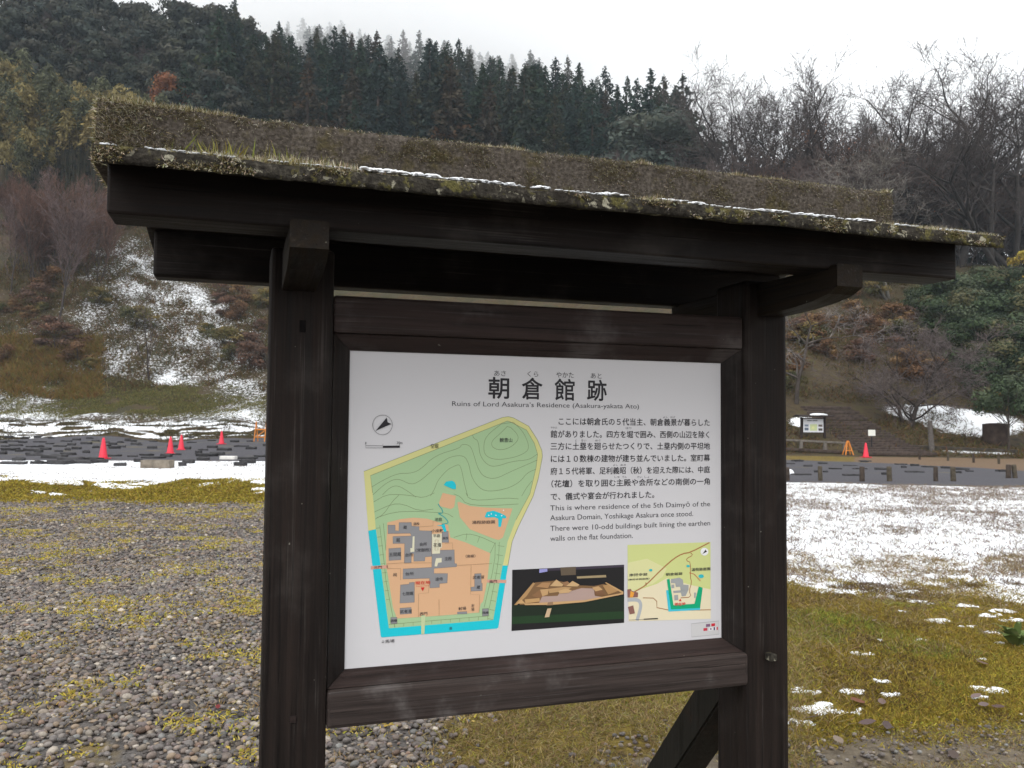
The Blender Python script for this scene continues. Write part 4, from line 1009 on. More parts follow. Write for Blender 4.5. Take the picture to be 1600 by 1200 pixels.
def make_cedar(seed, tone):
    """20 m tall cedar: dense drooping sprays in uneven whorls"""
    r = np.random.default_rng(seed)
    root = thing('cedar_tree', None, 'tree')
    H = 20.0; wob = r.normal(0, .15, 2)
    trunk_obj('trunk', [((0, 0, -1), (wob[0], wob[1], 10), .32, .22), ((wob[0], wob[1], 10), (0, 0, 19.4), .22, .04)], (.05, .036, .028), root)
    Ps, Ts, Ls, Ws, Cs_ = [], [], [], [], []
    nb = 230; lean = r.uniform(0, 6.28)
    for i in range(nb):
        t = .16 + .84 * (i + r.random()) / nb
        prof = min(1, (1 - t) ** .72 * 1.3) * (.55 + .45 * min(1, (t - .1) / .2))
        Rm_ = 3.2 * prof * r.uniform(.55, 1.18) * (1 + .16 * math.sin(lean + t * 9)) + .04
        a_ = r.uniform(0, 6.283); d = np.array([math.cos(a_), math.sin(a_), 0])
        k = max(4, int(13 * Rm_ / 2.6))
        x = np.sqrt(r.uniform(.06, 1, k)); z0 = t * H
        jz = .05 + .18 * min(1, Rm_ / 1.2)
        P = d * (x * Rm_)[:, None] + np.stack([r.normal(0, jz, k), r.normal(0, jz, k), z0 + .25 * x * Rm_ - .45 * x ** 2 * Rm_ + r.normal(0, .22, k)], -1)
        T_ = d * .7 + np.stack([r.normal(0, .5, k), r.normal(0, .5, k), r.normal(-.25, .55, k)], -1)
        Ps.append(P); Ts.append(T_); Ls.append(r.uniform(.5, 1.0, k) * (.5 + .5 * min(1, Rm_))); Ws.append(r.uniform(.22, .45, k) * (.5 + .5 * min(1, Rm_)))
        base_ = np.array(tone) * r.uniform(.65, 1.35); c_ = base_ * (1 + r.normal(0, .18, (k, 1)))
        if r.random() < .10: c_ = c_ * np.array([1.5, 1.0, .7])
        Cs_.append(np.clip(c_, .006, .3))
    P = np.concatenate(Ps); n = len(P)
    V, F, C = cards(P, np.concatenate(Ts), r.normal(size=(n, 3)), np.concatenate(Ls), np.concatenate(Ws), np.concatenate(Cs_))
    npmesh('crown', V, [F], leaf_m, root, col=C)
    return root, H
def make_broadleaf(seed, tones, H=12.0, Rc=4.0, nl=26, per=130, lsz=.45, droop=0.0, base=.28, name='broadleaf_tree'):
    r = np.random.default_rng(seed)
    root = thing(name, None, 'tree')
    segs = [((0, 0, -1), (r.normal(0, .2), r.normal(0, .2), H * .4), .028 * H * .6, .016 * H * .8)]
    top = np.array(segs[0][1]); cs = []
    for i in range(nl):
        t = r.uniform(0, 1) ** .8; a_ = r.uniform(0, 6.283)
        rr = Rc * math.sin(math.pi * (.18 + .72 * t)) * r.uniform(.35, 1.0) if i else 0
        cs.append(np.array([math.cos(a_) * rr, math.sin(a_) * rr, H * (base + (.93 - base) * t)]))
    cs[0][2] = H * .93
    for c_ in cs[:14]: segs.append((top * r.uniform(.7, 1), c_, .06 * H / 12, .02))
    trunk_obj('trunk', segs, (.06, .048, .04), root)
    Ps, Ts, Ns, Cs_ = [], [], [], []
    for c_ in cs:
        rl = Rc * r.uniform(.26, .46); k = int(per * r.uniform(.7, 1.2))
        d = r.normal(size=(k, 3)); d[:, 2] = d[:, 2] * .8 + .25; d /= np.linalg.norm(d, axis=1, keepdims=True)
        P = c_ + d * rl * (r.uniform(.45, 1.08, (k, 1))) * np.array([1, 1, .8])
        T_ = np.cross(d, r.normal(size=(k, 3))) + np.array([0, 0, -droop])
        Ps.append(P); Ts.append(T_); Ns.append(np.cross(d, T_) + r.normal(0, .4, (k, 3)))
        tn = np.array(tones[r.integers(len(tones))]) * r.uniform(.7, 1.35); Cs_.append(np.clip(tn * (1 + r.normal(0, .22, (k, 1))), .006, .5))
    P = np.concatenate(Ps); n = len(P)
    V, F, C = cards(P, np.concatenate(Ts), np.concatenate(Ns), r.uniform(.7, 1.4, n) * lsz, r.uniform(.35, .75, n) * lsz, np.concatenate(Cs_))
    npmesh('crown', V, [F], leaf_m, root, col=C)
    return root, H
def make_bamboo(seed):
    r = np.random.default_rng(seed)
    root = thing('bamboo_clump', None, 'bamboo')
    H = 12.0; segs = []; Ps, Ts, Cs_ = [], [], []
    for q in range(7):
        a_ = r.uniform(0, 6.28); b_ = r.uniform(.2, 1.0); lean = r.uniform(.3, 1.6); h = H * r.uniform(.8, 1.0)
        pts = []
        for t in np.linspace(0, 1, 7):
            pts.append(np.array([math.cos(a_) * (b_ + lean * t ** 2.6), math.sin(a_) * (b_ + lean * t ** 2.6), h * t - .5 * max(0, t - .85) * 8]))
        segs += [(pts[i], pts[i + 1], .05 * (1 - i / 8), .05 * (1 - (i + 1) / 8)) for i in range(6)]
        tone = np.array([(.215, .175, .070), (.115, .115, .058), (.255, .195, .075), (.095, .100, .054)][r.integers(4)]) * r.uniform(.7, 1.05)
        for k in range(38):
            t = r.uniform(.74, 1.0); i = min(5, int(t * 6)); f = t * 6 - i; c_ = pts[i] * (1 - f) + pts[min(6, i + 1)] * f
            m_ = 8; al = r.uniform(0, 6.28); ln = r.uniform(.5, 1.5) * (1.25 - .5 * t)
            x = r.random(m_)
            P = c_ + np.stack([math.cos(al) * x * ln, math.sin(al) * x * ln, .25 * x - 1.0 * x ** 2 * ln], -1) + r.normal(0, .12, (m_, 3))
            Ps.append(P); Ts.append(np.stack([math.cos(al) + r.normal(0, .5, m_), math.sin(al) + r.normal(0, .5, m_), r.normal(-.9, .5, m_)], -1)); Cs_.append(np.clip(tone * (1 + r.normal(0, .2, (m_, 1))), .01, .5))
    trunk_obj('culms', segs, (.035, .035, .022), root, 4)
    P = np.concatenate(Ps); n = len(P)
    V, F, C = cards(P, np.concatenate(Ts), r.normal(size=(n, 3)), r.uniform(.3, .62, n), r.uniform(.09, .2, n), np.concatenate(Cs_))
    npmesh('foliage', V, [F], leaf_m, root, col=C)
    return root, H
def make_bare(seed, H=15.0, name='bare_tree', bark=(.085, .070, .066), twig=(.12, .088, .085), levels=4, spread=.62, upb=.10, trunk_r=.17, first=.22, nch=(5, 8), fork=1, buds=None, minr=.009):
    r = random.Random(seed)
    root = thing(name, None, 'tree')
    main, fine = [], []
    def grow(p, d, L, rad, lev):
        n = 5 if lev >= 2 else 3
        step = L / n
        kids = []
        for i in range(n):
            w_ = .15 if lev < levels else .09
            d = (d + Vector((r.gauss(0, w_), r.gauss(0, w_), r.gauss(0, w_ * .8) + upb * (.5 if lev >= 2 else .12)))).normalized()
            q = p + d * step
            ra_ = rad * (1 - .62 * i / n); rb = rad * (1 - .62 * (i + 1) / n)
            (main if lev >= levels - 1 else fine).append((tuple(p), tuple(q), max(ra_, minr), max(rb, minr)))
            if lev > 0:
                t = (i + 1) / n
                if t >= (first if lev == levels else .25):
                    k = r.randint(*nch) / n * (1.5 if lev == levels else 1.0)
                    for _ in range(int(k + r.random())):
                        kids.append((q.copy(), d.copy(), t, rb))
            p = q
        for q, dd, t, rb in kids:
            ax = Vector((r.gauss(0, 1), r.gauss(0, 1), r.gauss(0, 1))); ax = (ax - dd * ax.dot(dd)).normalized()
            ang = r.uniform(.45, 1.0) * spread * 1.5
            nd = (dd * math.cos(ang) + ax * math.sin(ang) + Vector((0, 0, upb * (1 if lev >= 2 else .3)))).normalized()
            grow(q, nd, L * r.uniform(.40, .74) * (1.12 - .35 * t), rb * .70, lev - 1)
    for f in range(fork):
        d0 = Vector((r.gauss(0, .16) * (2 if fork > 1 else 1), r.gauss(0, .16) * (2 if fork > 1 else 1), 1)).normalized()
        grow(Vector((r.gauss(0, .15) * (fork > 1), r.gauss(0, .15) * (fork > 1), -.6)), d0, H * .62, trunk_r * (H / 15), levels)
    V, F = tube(main, 5)
    npmesh('trunk', V, [F], bark_m, root, col=np.tile(bark, (len(V), 1)) * np.repeat(np.random.default_rng(seed).uniform(.75, 1.25, len(main)), 10)[:, None], smooth=True)
    V, F = tube(fine, 3)
    cc = np.tile(twig, (len(V), 1)) * np.repeat(np.random.default_rng(seed).uniform(.7, 1.3, len(fine)), 6)[:, None]
    npmesh('crown', V, [F], bark_m, root, col=cc)
    if buds:
        g = np.random.default_rng(seed); e = [s_[1] for s_ in fine]; e = np.array([e[i] for i in g.integers(0, len(e), buds[1])]); n = len(e)
        V, F, C = cards(e + g.normal(0, .05, (n, 3)), g.normal(size=(n, 3)), g.normal(size=(n, 3)), g.uniform(.10, .22, n), g.uniform(.06, .14, n), pal(n, buds[0], .2))
        npmesh('leaves', V, [F], leaf_m, root, col=C)
    top = max(q[1][2] for q in main + fine)
    return root, top
USED = set()
def put(proto, px, py, Y, label, group, hmin=None, width=1.0, sink=0.0, Hfix=None):
    """stand a copy of proto on the terrain so that it is as tall as its top at this bearing asks for"""
    root, H = proto
    P = at(px, py, Y); x = P[0]; zg = th(x, Y) - sink
    h = Hfix or (P[2] - zg)
    if hmin and h < hmin: h = hmin
    s_ = h / H
    if root.name not in USED:
        o = root; USED.add(root.name)
    else: o = copy_tree(root)
    o.location = (x, Y, zg); o.rotation_euler = (0, 0, random.uniform(0, 6.28)); o.scale = (s_ * width, s_ * width, s_)
    o['label'] = label; o['group'] = group
    return o
SKY = np.array([(-300, -60), (0, -50), (150, -30), (165, 8), (178, 20), (200, 4), (230, 10), (245, 24), (275, 4), (300, 8), (330, 10), (365, 0), (378, 12), (395, 32), (440, 34), (473, 28), (533, 32), (590, 48), (655, 48), (717, 60), (779, 82), (829, 80), (868, 90), (905, 96), (946, 105), (996, 124), (1037, 118), (1067, 116), (1090, 170), (1400, 260)])
def skyline(px): return float(np.interp(px, SKY[:, 0], SKY[:, 1]))
tones = [(.022, .038, .022), (.026, .036, .026), (.017, .034, .024), (.036, .038, .020), (.018, .030, .026), (.040, .032, .020)]
cedars = [make_cedar(i, tones[i % 6]) for i in range(12)]
LC = 'dark green pointed cedar in the dense stand on the forested hillside'
LM = 'pale cedar half lost in mist along the ridge top'
for px, py, Y in [(508, 60, 128), (550, 54, 132), (589, 50, 141), (651, 114, 116), (678, 100, 122), (655, 48, 160), (630, 48, 166), (717, 62, 150), (752, 108, 121), (717, 120, 114), (694, 64, 168), (779, 87, 165), (825, 135, 117), (829, 81, 170), (868, 91, 150), (887, 89, 160), (905, 99, 145), (946, 106, 140), (996, 125, 134), (1017, 108, 140), (1037, 119, 137), (1067, 116, 131), (436, 34, 150), (420, 60, 140), (470, 75, 140), (612, 90, 130), (797, 110, 135), (850, 120, 128), (920, 135, 124), (965, 135, 126), (980, 120, 142)]:
    put(random.choice(cedars), px, py, Y, LC, 'cedars on the hillside', 13, random.uniform(.9, 1.2))
for px, py, Y in [(473, 29, 222), (515, 36, 224), (533, 33, 228), (562, 46, 220), (607, 54, 222), (669, 60, 214), (680, 68, 205), (736, 72, 210), (762, 82, 215), (800, 85, 208), (450, 34, 216), (492, 40, 212), (547, 50, 206), (580, 58, 204), (640, 66, 200), (705, 72, 196), (750, 84, 198), (425, 48, 205), (843, 92, 192), (525, 52, 200)]:
    put(random.choice(cedars), px, py, Y, LM, 'misty cedars on the ridge', 13, random.uniform(.95, 1.25))
cnt = 0
for i in range(1500):
    if cnt >= 190: break
    px = random.uniform(330, 1085); Y = random.uniform(104, 200) ** 1.0; hh = random.uniform(13, 23)
    x = (px - 800) / FPX * Y; zg = th(x, Y)
    py = 658 - (zg + hh - 1.55) / Y * FPX
    if py < skyline(px) + 8 or py > 330: continue
    put(random.choice(cedars), px, py, Y, LC if Y < 185 else LM, 'cedars on the hillside' if Y < 185 else 'misty cedars on the ridge', None, random.uniform(.9, 1.25)); cnt += 1
# mixed wood on the left shoulder
firs = [make_broadleaf(40 + i, [(.030, .036, .026), (.038, .040, .026), (.026, .034, .028), (.044, .042, .030)], 13, 3.6, 26, 120, .62, .4) for i in range(5)]
LB = 'dark evergreen tree with a ragged crown on the left shoulder of the hill'
for px, py, Y in [(20, -25, 140), (60, -40, 145), (100, -30, 142), (140, -22, 147), (158, -8, 145), (200, 4, 148), (225, 6, 146), (245, 24, 144), (275, 3, 150), (300, 8, 148), (322, 12, 146), (345, 10, 150), (385, 32, 146)]:
    put(random.choice(firs), px, py, Y, LB, 'evergreens on the left shoulder', 11, 1.1)
for px, py, Y in [(205, 0, 152), (275, 0, 152), (366, -4, 150), (395, 30, 152)]:
    put(random.choice(cedars), px, py, Y, 'lone cedar spire rising above the rounded trees on the left skyline', 'cedar spires on the left skyline', 15, .8)
cnt = 0
for i in range(400):
    if cnt >= 58: break
    px = random.uniform(-60, 400); Y = random.uniform(108, 142); hh = random.uniform(9, 14)
    x = (px - 800) / FPX * Y; zg = th(x, Y); py = 658 - (zg + hh - 1.55) / Y * FPX
    if py < skyline(px) + 6 or (px < 260 and py > 125): continue
    put(random.choice(firs + cedars[:2]), px, py, Y, LB, 'evergreens on the left shoulder', None, random.uniform(.95, 1.25)); cnt += 1
# bamboo
bam = [make_bamboo(60 + i) for i in range(5)]
LBa = 'feathery yellow green bamboo clump in the grove at the left'
for px, py in [(8, 70), (45, 80), (25, 100), (60, 108), (92, 104), (40, 124), (75, 124), (108, 128), (150, 116), (133, 124), (180, 124), (205, 120), (226, 138), (242, 140), (122, 150), (62, 180), (88, 172), (24, 214), (112, 172), (12, 140), (46, 150), (96, 148), (-20, 90), (-30, 130), (160, 140), (190, 142), (5, 165), (130, 176), (-10, 190), (70, 210)]:
    put(random.choice(bam), px, py, random.uniform(99, 108) - (py - 70) * .045, LBa, 'bamboo in the grove', 6.5, random.uniform(.8, 1.1), .3)
put(make_broadleaf(81, [(.21, .080, .030), (.25, .10, .036), (.17, .062, .028)], 9, 3.2, 30, 170, .40), 265, 118, 112, 'rust orange tree standing alone above the roof of the notice board', 'autumn trees', None, 1.0)
gg = [make_broadleaf(84 + i, [(.060, .070, .048), (.048, .060, .045), (.070, .074, .05)], 10, 3.0, 24, 120, .4) for i in range(3)]
for px, py, Y in [(298, 104, 118), (330, 150, 112), (350, 128, 116), (200, 100, 118), (240, 86, 122), (110, 88, 120), (375, 165, 110), (85, 70, 122)]:
    put(random.choice(gg), px, py, Y, 'grey green rounded tree between the bamboo and the cedars', 'grey green trees by the bamboo', 7)
put(make_broadleaf(91, [(.070, .085, .070), (.058, .074, .062), (.085, .094, .07)], 10, 4.0, 34, 170, .4), 1032, 176, 105, 'round blue green tree at the right foot of the cedar stand', 'rounded trees', 8, 1.3)
# bare trees
purp = [make_bare(100 + i, 12, 'bare_tree', (.062, .052, .048), (.082, .064, .058), 3, .5, .2, .13, .25, (9, 13), 2, None, .022) for i in range(3)]
for px, py, Y in [(75, 22, 134), (105, 38, 130), (135, 30, 134), (170, 60, 126), (195, 64, 124), (160, 80, 120), (1060, 222, 108), (1085, 232, 104), (990, 232, 106), (960, 236, 104), (930, 240, 104)]:
    put(random.choice(purp), px, py, Y, 'purplish leafless tree among the evergreens on the far hill', 'purplish leafless trees', 8, 1.2)
red = [make_bare(110 + i, 9, 'bare_sapling', (.058, .046, .040), (.110, .062, .046), 3, .34, .32, .085, .2, (5, 8), 3, None, .012) for i in range(4)]
for i in range(20):
    px = random.uniform(-30, 175); py = random.uniform(262, 345) + (12 if px > 130 else 0)
    put(random.choice(red), px, py, random.uniform(82, 92), 'reddish leafless sapling in the thicket below the bamboo', 'reddish saplings below the bamboo', 6, 1.1)
t1 = make_bare(120, 12, 'bare_tree', (.060, .050, .046), (.12, .085, .078), 4, .5, .2, .14, .3, (5, 8), 1, None, .012)
put(t1, 92, 262, 76, 'slim dark trunked leafless tree at the left edge of the snowy chute', 'leafless trees on the left slope', 11)
put(t1, 20, 300, 80, 'leafless tree with pale stem at the far left edge of the slope', 'leafless trees on the left slope', 9)
put(make_bare(121, 6, 'bare_sapling', (.045, .036, .032), (.09, .07, .062), 3, .6, .12, .17, .25, (3, 5), 1, None, .011), 238, 436, 70, 'thin dark sapling standing in front of the snowy chute', 'leafless trees on the left slope', 5)
big = [make_bare(130 + i, 15, 'bare_tree', (.036, .031, .028), (.062, .051, .047), 4, .64, .11, .25, .22, (5, 8), 2, None, .009) for i in range(3)]
tall = [make_bare(140 + i, 15, 'bare_tree', (.040, .034, .031), (.066, .055, .050), 4, .56, .13, .20, .22, (6, 8), 1, None, .010) for i in range(3)]
rus = [make_bare(146 + i, 12, 'bare_tree', (.05, .04, .036), (.085, .06, .052), 3, .55, .15, .12, .25, (9, 12), 2, ([(.19, .075, .038), (.22, .10, .05), (.15, .07, .045)], 900), .015) for i in range(2)]
put(big[0], 1495, 52, 80, 'largest spreading leafless tree at the top right', 'leafless trees on the right slope', None, 1.15)
LR = 'grey brown leafless tree on the right slope'
for px, py, Y in [(1250, 92, 92), (1205, 98, 96), (1150, 122, 100), (1320, 140, 90), (1405, 125, 84), (1112, 150, 104), (1440, 92, 88), (1592, 98, 80), (1375, 175, 80), (1560, 150, 76), (1280, 120, 98), (1180, 130, 102), (1350, 160, 96), (1460, 150, 92), (1545, 100, 90), (1640, 120, 84)]:
    put(random.choice(tall + big), px, py, Y, LR, 'leafless trees on the right slope', None, random.uniform(.9, 1.15))
for i in range(30):
    px = random.uniform(1085, 1640); py = random.uniform(230, 345)
    put(random.choice(tall + purp + red[:1]), px, py, random.uniform(74, 112), LR, 'leafless trees on the right slope', 5, random.uniform(1.0, 1.5))
for px, py, Y in [(1255, 190, 88), (1230, 235, 84), (1290, 250, 80), (1380, 230, 84), (1505, 235, 82), (1200, 260, 88)]:
    put(random.choice(rus), px, py, Y, 'leafless tree still holding rusty brown leaves on the right slope', 'rusty leaved trees', 6)
put(make_bare(150, 11, 'bare_tree', (.13, .12, .105), (.14, .125, .11), 4, .75, .06, .15, .25, (5, 7), 2, None, .010), 1385, 225, 66, 'leafless tree with pale grey crooked branches behind the roof end', 'leafless trees on the right slope', None, 1.2)
put(make_bare(151, 7, 'cherry_tree', (.050, .040, .035), (.105, .085, .080), 4, .80, .05, .20, .14, (5, 8), 3, None, .008), 1418, 476, 46, 'low spreading leafless cherry tree above the log steps', 'cherry trees', None, 1.25)
put(make_bare(152, 8, 'cherry_tree', (.075, .062, .054), (.16, .14, .13), 4, .9, .0, .22, .3, (4, 7), 1, None, .010), 1243, 430, 48, 'leafless tree with a thick leaning trunk beside the right post', 'cherry trees', None, 1.1)
for i in range(26):
    px = random.uniform(1400, 1660) if i < 18 else random.uniform(1150, 1400); py = random.uniform(215, 330)
    put(random.choice(purp + rus[:1]), px, py, random.uniform(84, 118), 'purplish brown leafless tree in the tangle behind the right slope', 'leafless tangle on the right', 6, random.uniform(1.1, 1.6))
# shrubs
evs = [make_broadleaf(160 + i, [(.036, .054, .024), (.030, .046, .022), (.050, .068, .032), (.066, .080, .046), (.09, .085, .04)], 4, 2.3, 26, 300, .19, .1, .08, 'evergreen_shrub') for i in range(4)]
for i, (px, py, Y) in enumerate([(1480, 432, 62), (1530, 420, 64), (1580, 425, 62), (1505, 455, 58), (1560, 462, 57), (1600, 470, 56), (1540, 500, 54), (1585, 512, 53), (1515, 492, 56), (1470, 470, 60), (1450, 450, 64), (1620, 440, 60), (1565, 540, 51), (1610, 548, 50), (1375, 432, 70), (1640, 500, 54)]):
    put(random.choice(evs), px, py, Y, 'dense evergreen shrub with glossy leaves on the right slope', 'evergreen shrubs on the right slope', 2.6, 1.3)
yl = make_broadleaf(170, [(.34, .27, .04), (.28, .20, .035), (.09, .10, .04)], 3, 1.1, 10, 60, .2, .2, .1, 'yellow_shrub')
put(yl, 1566, 548, 49.5, 'small shrub with bright yellow leaves below the evergreens', 'yellow shrubs', None, 1.0, 0, 1.5)
put(yl, 1596, 392, 66, 'orange yellow shrub at the right edge above the evergreens', 'yellow shrubs', 2)
ms = make_broadleaf(171, [(.05, .075, .035), (.065, .085, .045)], 4, 1.7, 18, 110, .2, .1, .45, 'multi_stem_shrub')
put(ms, 1575, 592, 42.5, 'open multi stemmed green shrub beside the tree stump', 'shrubs by the stump', 2.6, 1.0)
put(ms, 1622, 596, 43, 'open multi stemmed green shrub beyond the stump at the picture edge', 'shrubs by the stump', 2.6, 1.1)
br = [make_broadleaf(180 + i, t_, 2.4, 1.5, 14, 110, .2, .3, .1, 'brown_shrub') for i, t_ in enumerate(([(.135, .072, .036), (.11, .062, .034), (.15, .09, .04)], [(.10, .088, .032), (.14, .105, .036), (.075, .075, .032)], [(.13, .07, .045), (.10, .06, .042)]))]
for i in range(64):
    if i < 34:
        px = random.choice([random.gauss(372, 42), random.gauss(30, 60), random.gauss(120, 45), random.gauss(395, 30)]); Y = random.uniform(69.5, 84)
        lab, gr2 = 'russet and olive shrub on the left slope beside the snow', 'shrubs on the left slope'
    else:
        px = random.uniform(1235, 1480); Y = random.uniform(49, 66); lab, gr2 = 'brown winter shrub on the bank above the log steps', 'shrubs on the right bank'
        if 1260 < px < 1420 and Y < 53: Y += 6
    put(random.choice(br), px, 500, Y, lab, gr2, None, random.uniform(1, 1.6), .15, random.uniform(1.0, 2.3))

# ------------------------------------------------------------------ things standing on the ruins and at the foot of the slope
def hit(px, py, y0=3.0, y1=200.0):
    """where the view ray meets the terrain"""
    d = ray(px, py); ts = np.arange(y0, y1, .05) / d[1]
    P = CAMP[None] + d[None] * ts[:, None]
    k = np.argmax(P[:, 2] < terrain(P[:, 0], P[:, 1]))
    return P[k]
cone_red = plain('cone_red', (.70, .025, .055), .45, .35, .06)
cone_base = plain('cone_base', (.60, .03, .06), .5, .3, .1)
def lathe(prof, seg=20):
    bm = bmesh.new(); rings = []
    for r_, z in prof: rings.append([bm.verts.new((r_ * math.cos(a_), r_ * math.sin(a_), z)) for a_ in np.linspace(0, 2 * math.pi, seg, endpoint=False)])
    for a_, b in zip(rings[:-1], rings[1:]):
        for i in range(seg): bm.faces.new((a_[i], a_[(i + 1) % seg], b[(i + 1) % seg], b[i]))
    bm.faces.new(rings[0][::-1]); bm.faces.new(rings[-1]); return bm
cone0 = None
def traffic_cone(px, py, label, h=.70):
    global cone0
    p = hit(px, py)
    if cone0 is None:
        o = thing('traffic_cone', None, 'traffic cone')
        bmobj('cone', lathe([(.150, .03), (.135, .06), (.045, .64), (.036, .66), (.030, .70), (.022, .70), (.022, .66)]), cone_red, o, True)
        bmobj('base', box_bm(-.19, .19, -.19, .19, 0, .032, .012), cone_base, o)
        cone0 = o
    else: o = copy_tree(cone0)
    o.location = (p[0], p[1], th(p[0], p[1])); o.scale = (h / .7,) * 3; o.rotation_euler = (0, 0, random.uniform(0, 1.5))
    o['label'] = label; o['group'] = 'red traffic cones'
traffic_cone(161, 717, 'red traffic cone standing farthest left on the grey ruins ground', .74)
traffic_cone(266, 709, 'red traffic cone just in front of another one, behind the pale block', .70)
traffic_cone(283, 703, 'red traffic cone of the close pair that stands a little farther back', .70)
traffic_cone(346, 694, 'small distant red traffic cone close to the orange barricade', .74)
traffic_cone(1353, 715, 'red traffic cone beside the orange A frame at the foot of the steps', .70)

# barricades
org = plain('barrier_orange', (.62, .22, .035), .5, .3, .1)
def bar(bm, a_, b, w=.04):
    a_, b = Vector(a_), Vector(b); d = (b - a_); L = d.length
    t = bmesh.new(); bmesh.ops.create_cube(t, size=1)
    bmesh.ops.scale(t, vec=(w, w, L), verts=t.verts); bmesh.ops.bevel(t, geom=t.edges[:], offset=w * .12, segments=1, affect='EDGES')
    t.transform(Matrix.Translation((a_ + b) / 2) @ d.to_track_quat('Z', 'Y').to_matrix().to_4x4())
    me = bpy.data.meshes.new('t'); t.to_mesh(me); t.free(); bm.from_mesh(me); bpy.data.meshes.remove(me)
def one(fn):
    b = bmesh.new(); fn(b); return b
p = hit(1325, 711)
o = thing('barricade', 'small orange A frame barricade at the foot of the log steps', 'barricade', (p[0], p[1], th(p[0], p[1])), .1)
for s_ in (-1, 1): bmobj('leg', one(lambda b: (bar(b, (s_ * .20, -.16, 0), (s_ * .03, -.02, .68), .045), bar(b, (s_ * .20, .16, 0), (s_ * .03, .02, .68), .045))), org, o)
bmobj('crossbar', one(lambda b: (bar(b, (-.14, -.115, .22), (.14, -.115, .22), .045), bar(b, (-.05, 0, .67), (.05, 0, .67), .05))), org, o)
p = hit(408, 690)
o = thing('barricade', 'orange pipe barricade partly hidden by the left post of the notice board', 'barricade', (p[0], p[1], th(p[0], p[1])), .05)
for s_ in (-.32, .32): bmobj('leg', one(lambda b: (bar(b, (s_ - .07, -.2, 0), (s_, 0, 1.25), .05), bar(b, (s_ + .07, .2, 0), (s_, 0, 1.25), .05))), org, o)
bmobj('rail', one(lambda b: (bar(b, (-.4, 0, .75), (.4, 0, .75), .08), bar(b, (-.4, 0, .28), (.4, 0, .28), .06), bar(b, (-.3, 0, .3), (.3, 0, .75), .05))), org, o)

# foundation stones
fsm = vcol('foundation_stone', .7, .3, 0, .35, 6)
def fstone(seed, L, Wd, H):
    r = random.Random(seed); b = box_bm(-L / 2, L / 2, -Wd / 2, Wd / 2, -.1, H, min(.05, H * .35), 2)
    bmesh.ops.subdivide_edges(b, edges=[e for e in b.edges if e.calc_length() > L * .4], cuts=2)
    for v_ in b.verts:
        n_ = float(fbm(v_.co.x * 3 + seed * 5.1, v_.co.y * 3 + v_.co.z * 2, 3)) - .5; n2_ = float(fbm(v_.co.x * 4.5 + seed * 2.7 + 9, v_.co.y * 4 + 3, 3)) - .5
        v_.co += Vector((n_ * .5 * L, n2_ * .4 * Wd, n2_ * 1.1 * H if v_.co.z > 0 else 0))
    me = bpy.data.meshes.new('foundation_stone'); b.to_mesh(me); b.free()
    a_ = me.color_attributes.new('col', 'FLOAT_COLOR', 'POINT'); c_ = np.ones((len(me.vertices), 4), np.float32); k = r.uniform(.018, .042); c_[:, :3] = (k, k * .95, k * 1.0)
    a_.data.foreach_set('color', c_.ravel()); me.materials.append(fsm); return me
fst = [fstone(i, random.uniform(.8, 1.3), random.uniform(.5, .8), random.uniform(.10, .20)) for i in range(12)]
def put_stone(px, py, w_px, label, group, lab2=None):
    p = hit(px, py); o = bpy.data.objects.new('foundation_stone', random.choice(fst)); COL.objects.link(o)
    s_ = w_px / FPX * p[1] / 1.25
    o.location = (p[0], p[1], th(p[0], p[1])); o.scale = (s_, min(s_, .8), (.55 if 'bollards' in label else .85) * min(1.2, max(.7, s_))); o.rotation_euler = (0, 0, random.uniform(-.25, .25) + (math.pi if random.random() < .5 else 0))
    props(o, label, 'stone', group)
LS = 'flat dark foundation stone set in the grey ruins ground on the left'
for px, py, w in [(85, 716, 40), (55, 712, 18), (110, 719, 50), (125, 724, 45), (18, 725, 40), (60, 725, 30), (30, 720, 22), (95, 725, 40), (145, 718, 30), (178, 713, 24), (152, 723, 35), (240, 716, 36), (216, 722, 15), (260, 714, 20), (228, 712, 20), (208, 714, 12), (318, 719, 22), (322, 713, 30), (340, 711, 22), (310, 708, 12), (385, 717, 36), (386, 724, 22), (375, 728, 18), (408, 714, 22), (295, 724, 18), (285, 728, 14), (378, 698, 22), (392, 702, 16), (350, 704, 22), (332, 700, 18), (300, 692, 14), (270, 699, 14), (292, 702, 14), (238, 701, 14), (212, 695, 16), (218, 696, 10), (53, 711, 22), (108, 711, 24), (135, 708, 12), (178, 701, 16), (165, 697, 14), (190, 699, 16), (415, 697, 10), (205, 690, 16), (240, 690, 12), (300, 684, 10), (188, 728, 24), (60, 707, 14), (276, 711, 12), (318, 704, 14), (366, 691, 12), (330, 689, 12), (390, 690, 10)]:
    put_stone(px, py, w, LS, 'foundation stones on the left')
for px, py, w in [(20, 690, 22), (62, 691, 18), (105, 690, 16), (26, 697, 20), (48, 699, 16), (95, 698, 18), (135, 694, 18), (165, 692, 14), (15, 704, 24), (50, 705, 26), (72, 703, 18), (92, 706, 12), (120, 702, 16), (150, 700, 14), (176, 695, 12), (40, 685, 18), (5, 710, 12), (80, 685, 12), (150, 690, 12), (120, 688, 12), (2, 692, 16), (36, 692, 14), (78, 694, 12), (112, 696, 14), (8, 698, 12), (64, 699, 12), (30, 706, 14), (106, 704, 10), (188, 692, 12), (200, 688, 10), (140, 686, 12), (60, 683, 14), (14, 684, 12)]:
    put_stone(px, py, w, 'dark stone in the heaped rows at the left edge of the ruins', 'heaped stones at the left')
LS2 = 'flat dark foundation stone in the grey ground behind the wooden bollards'
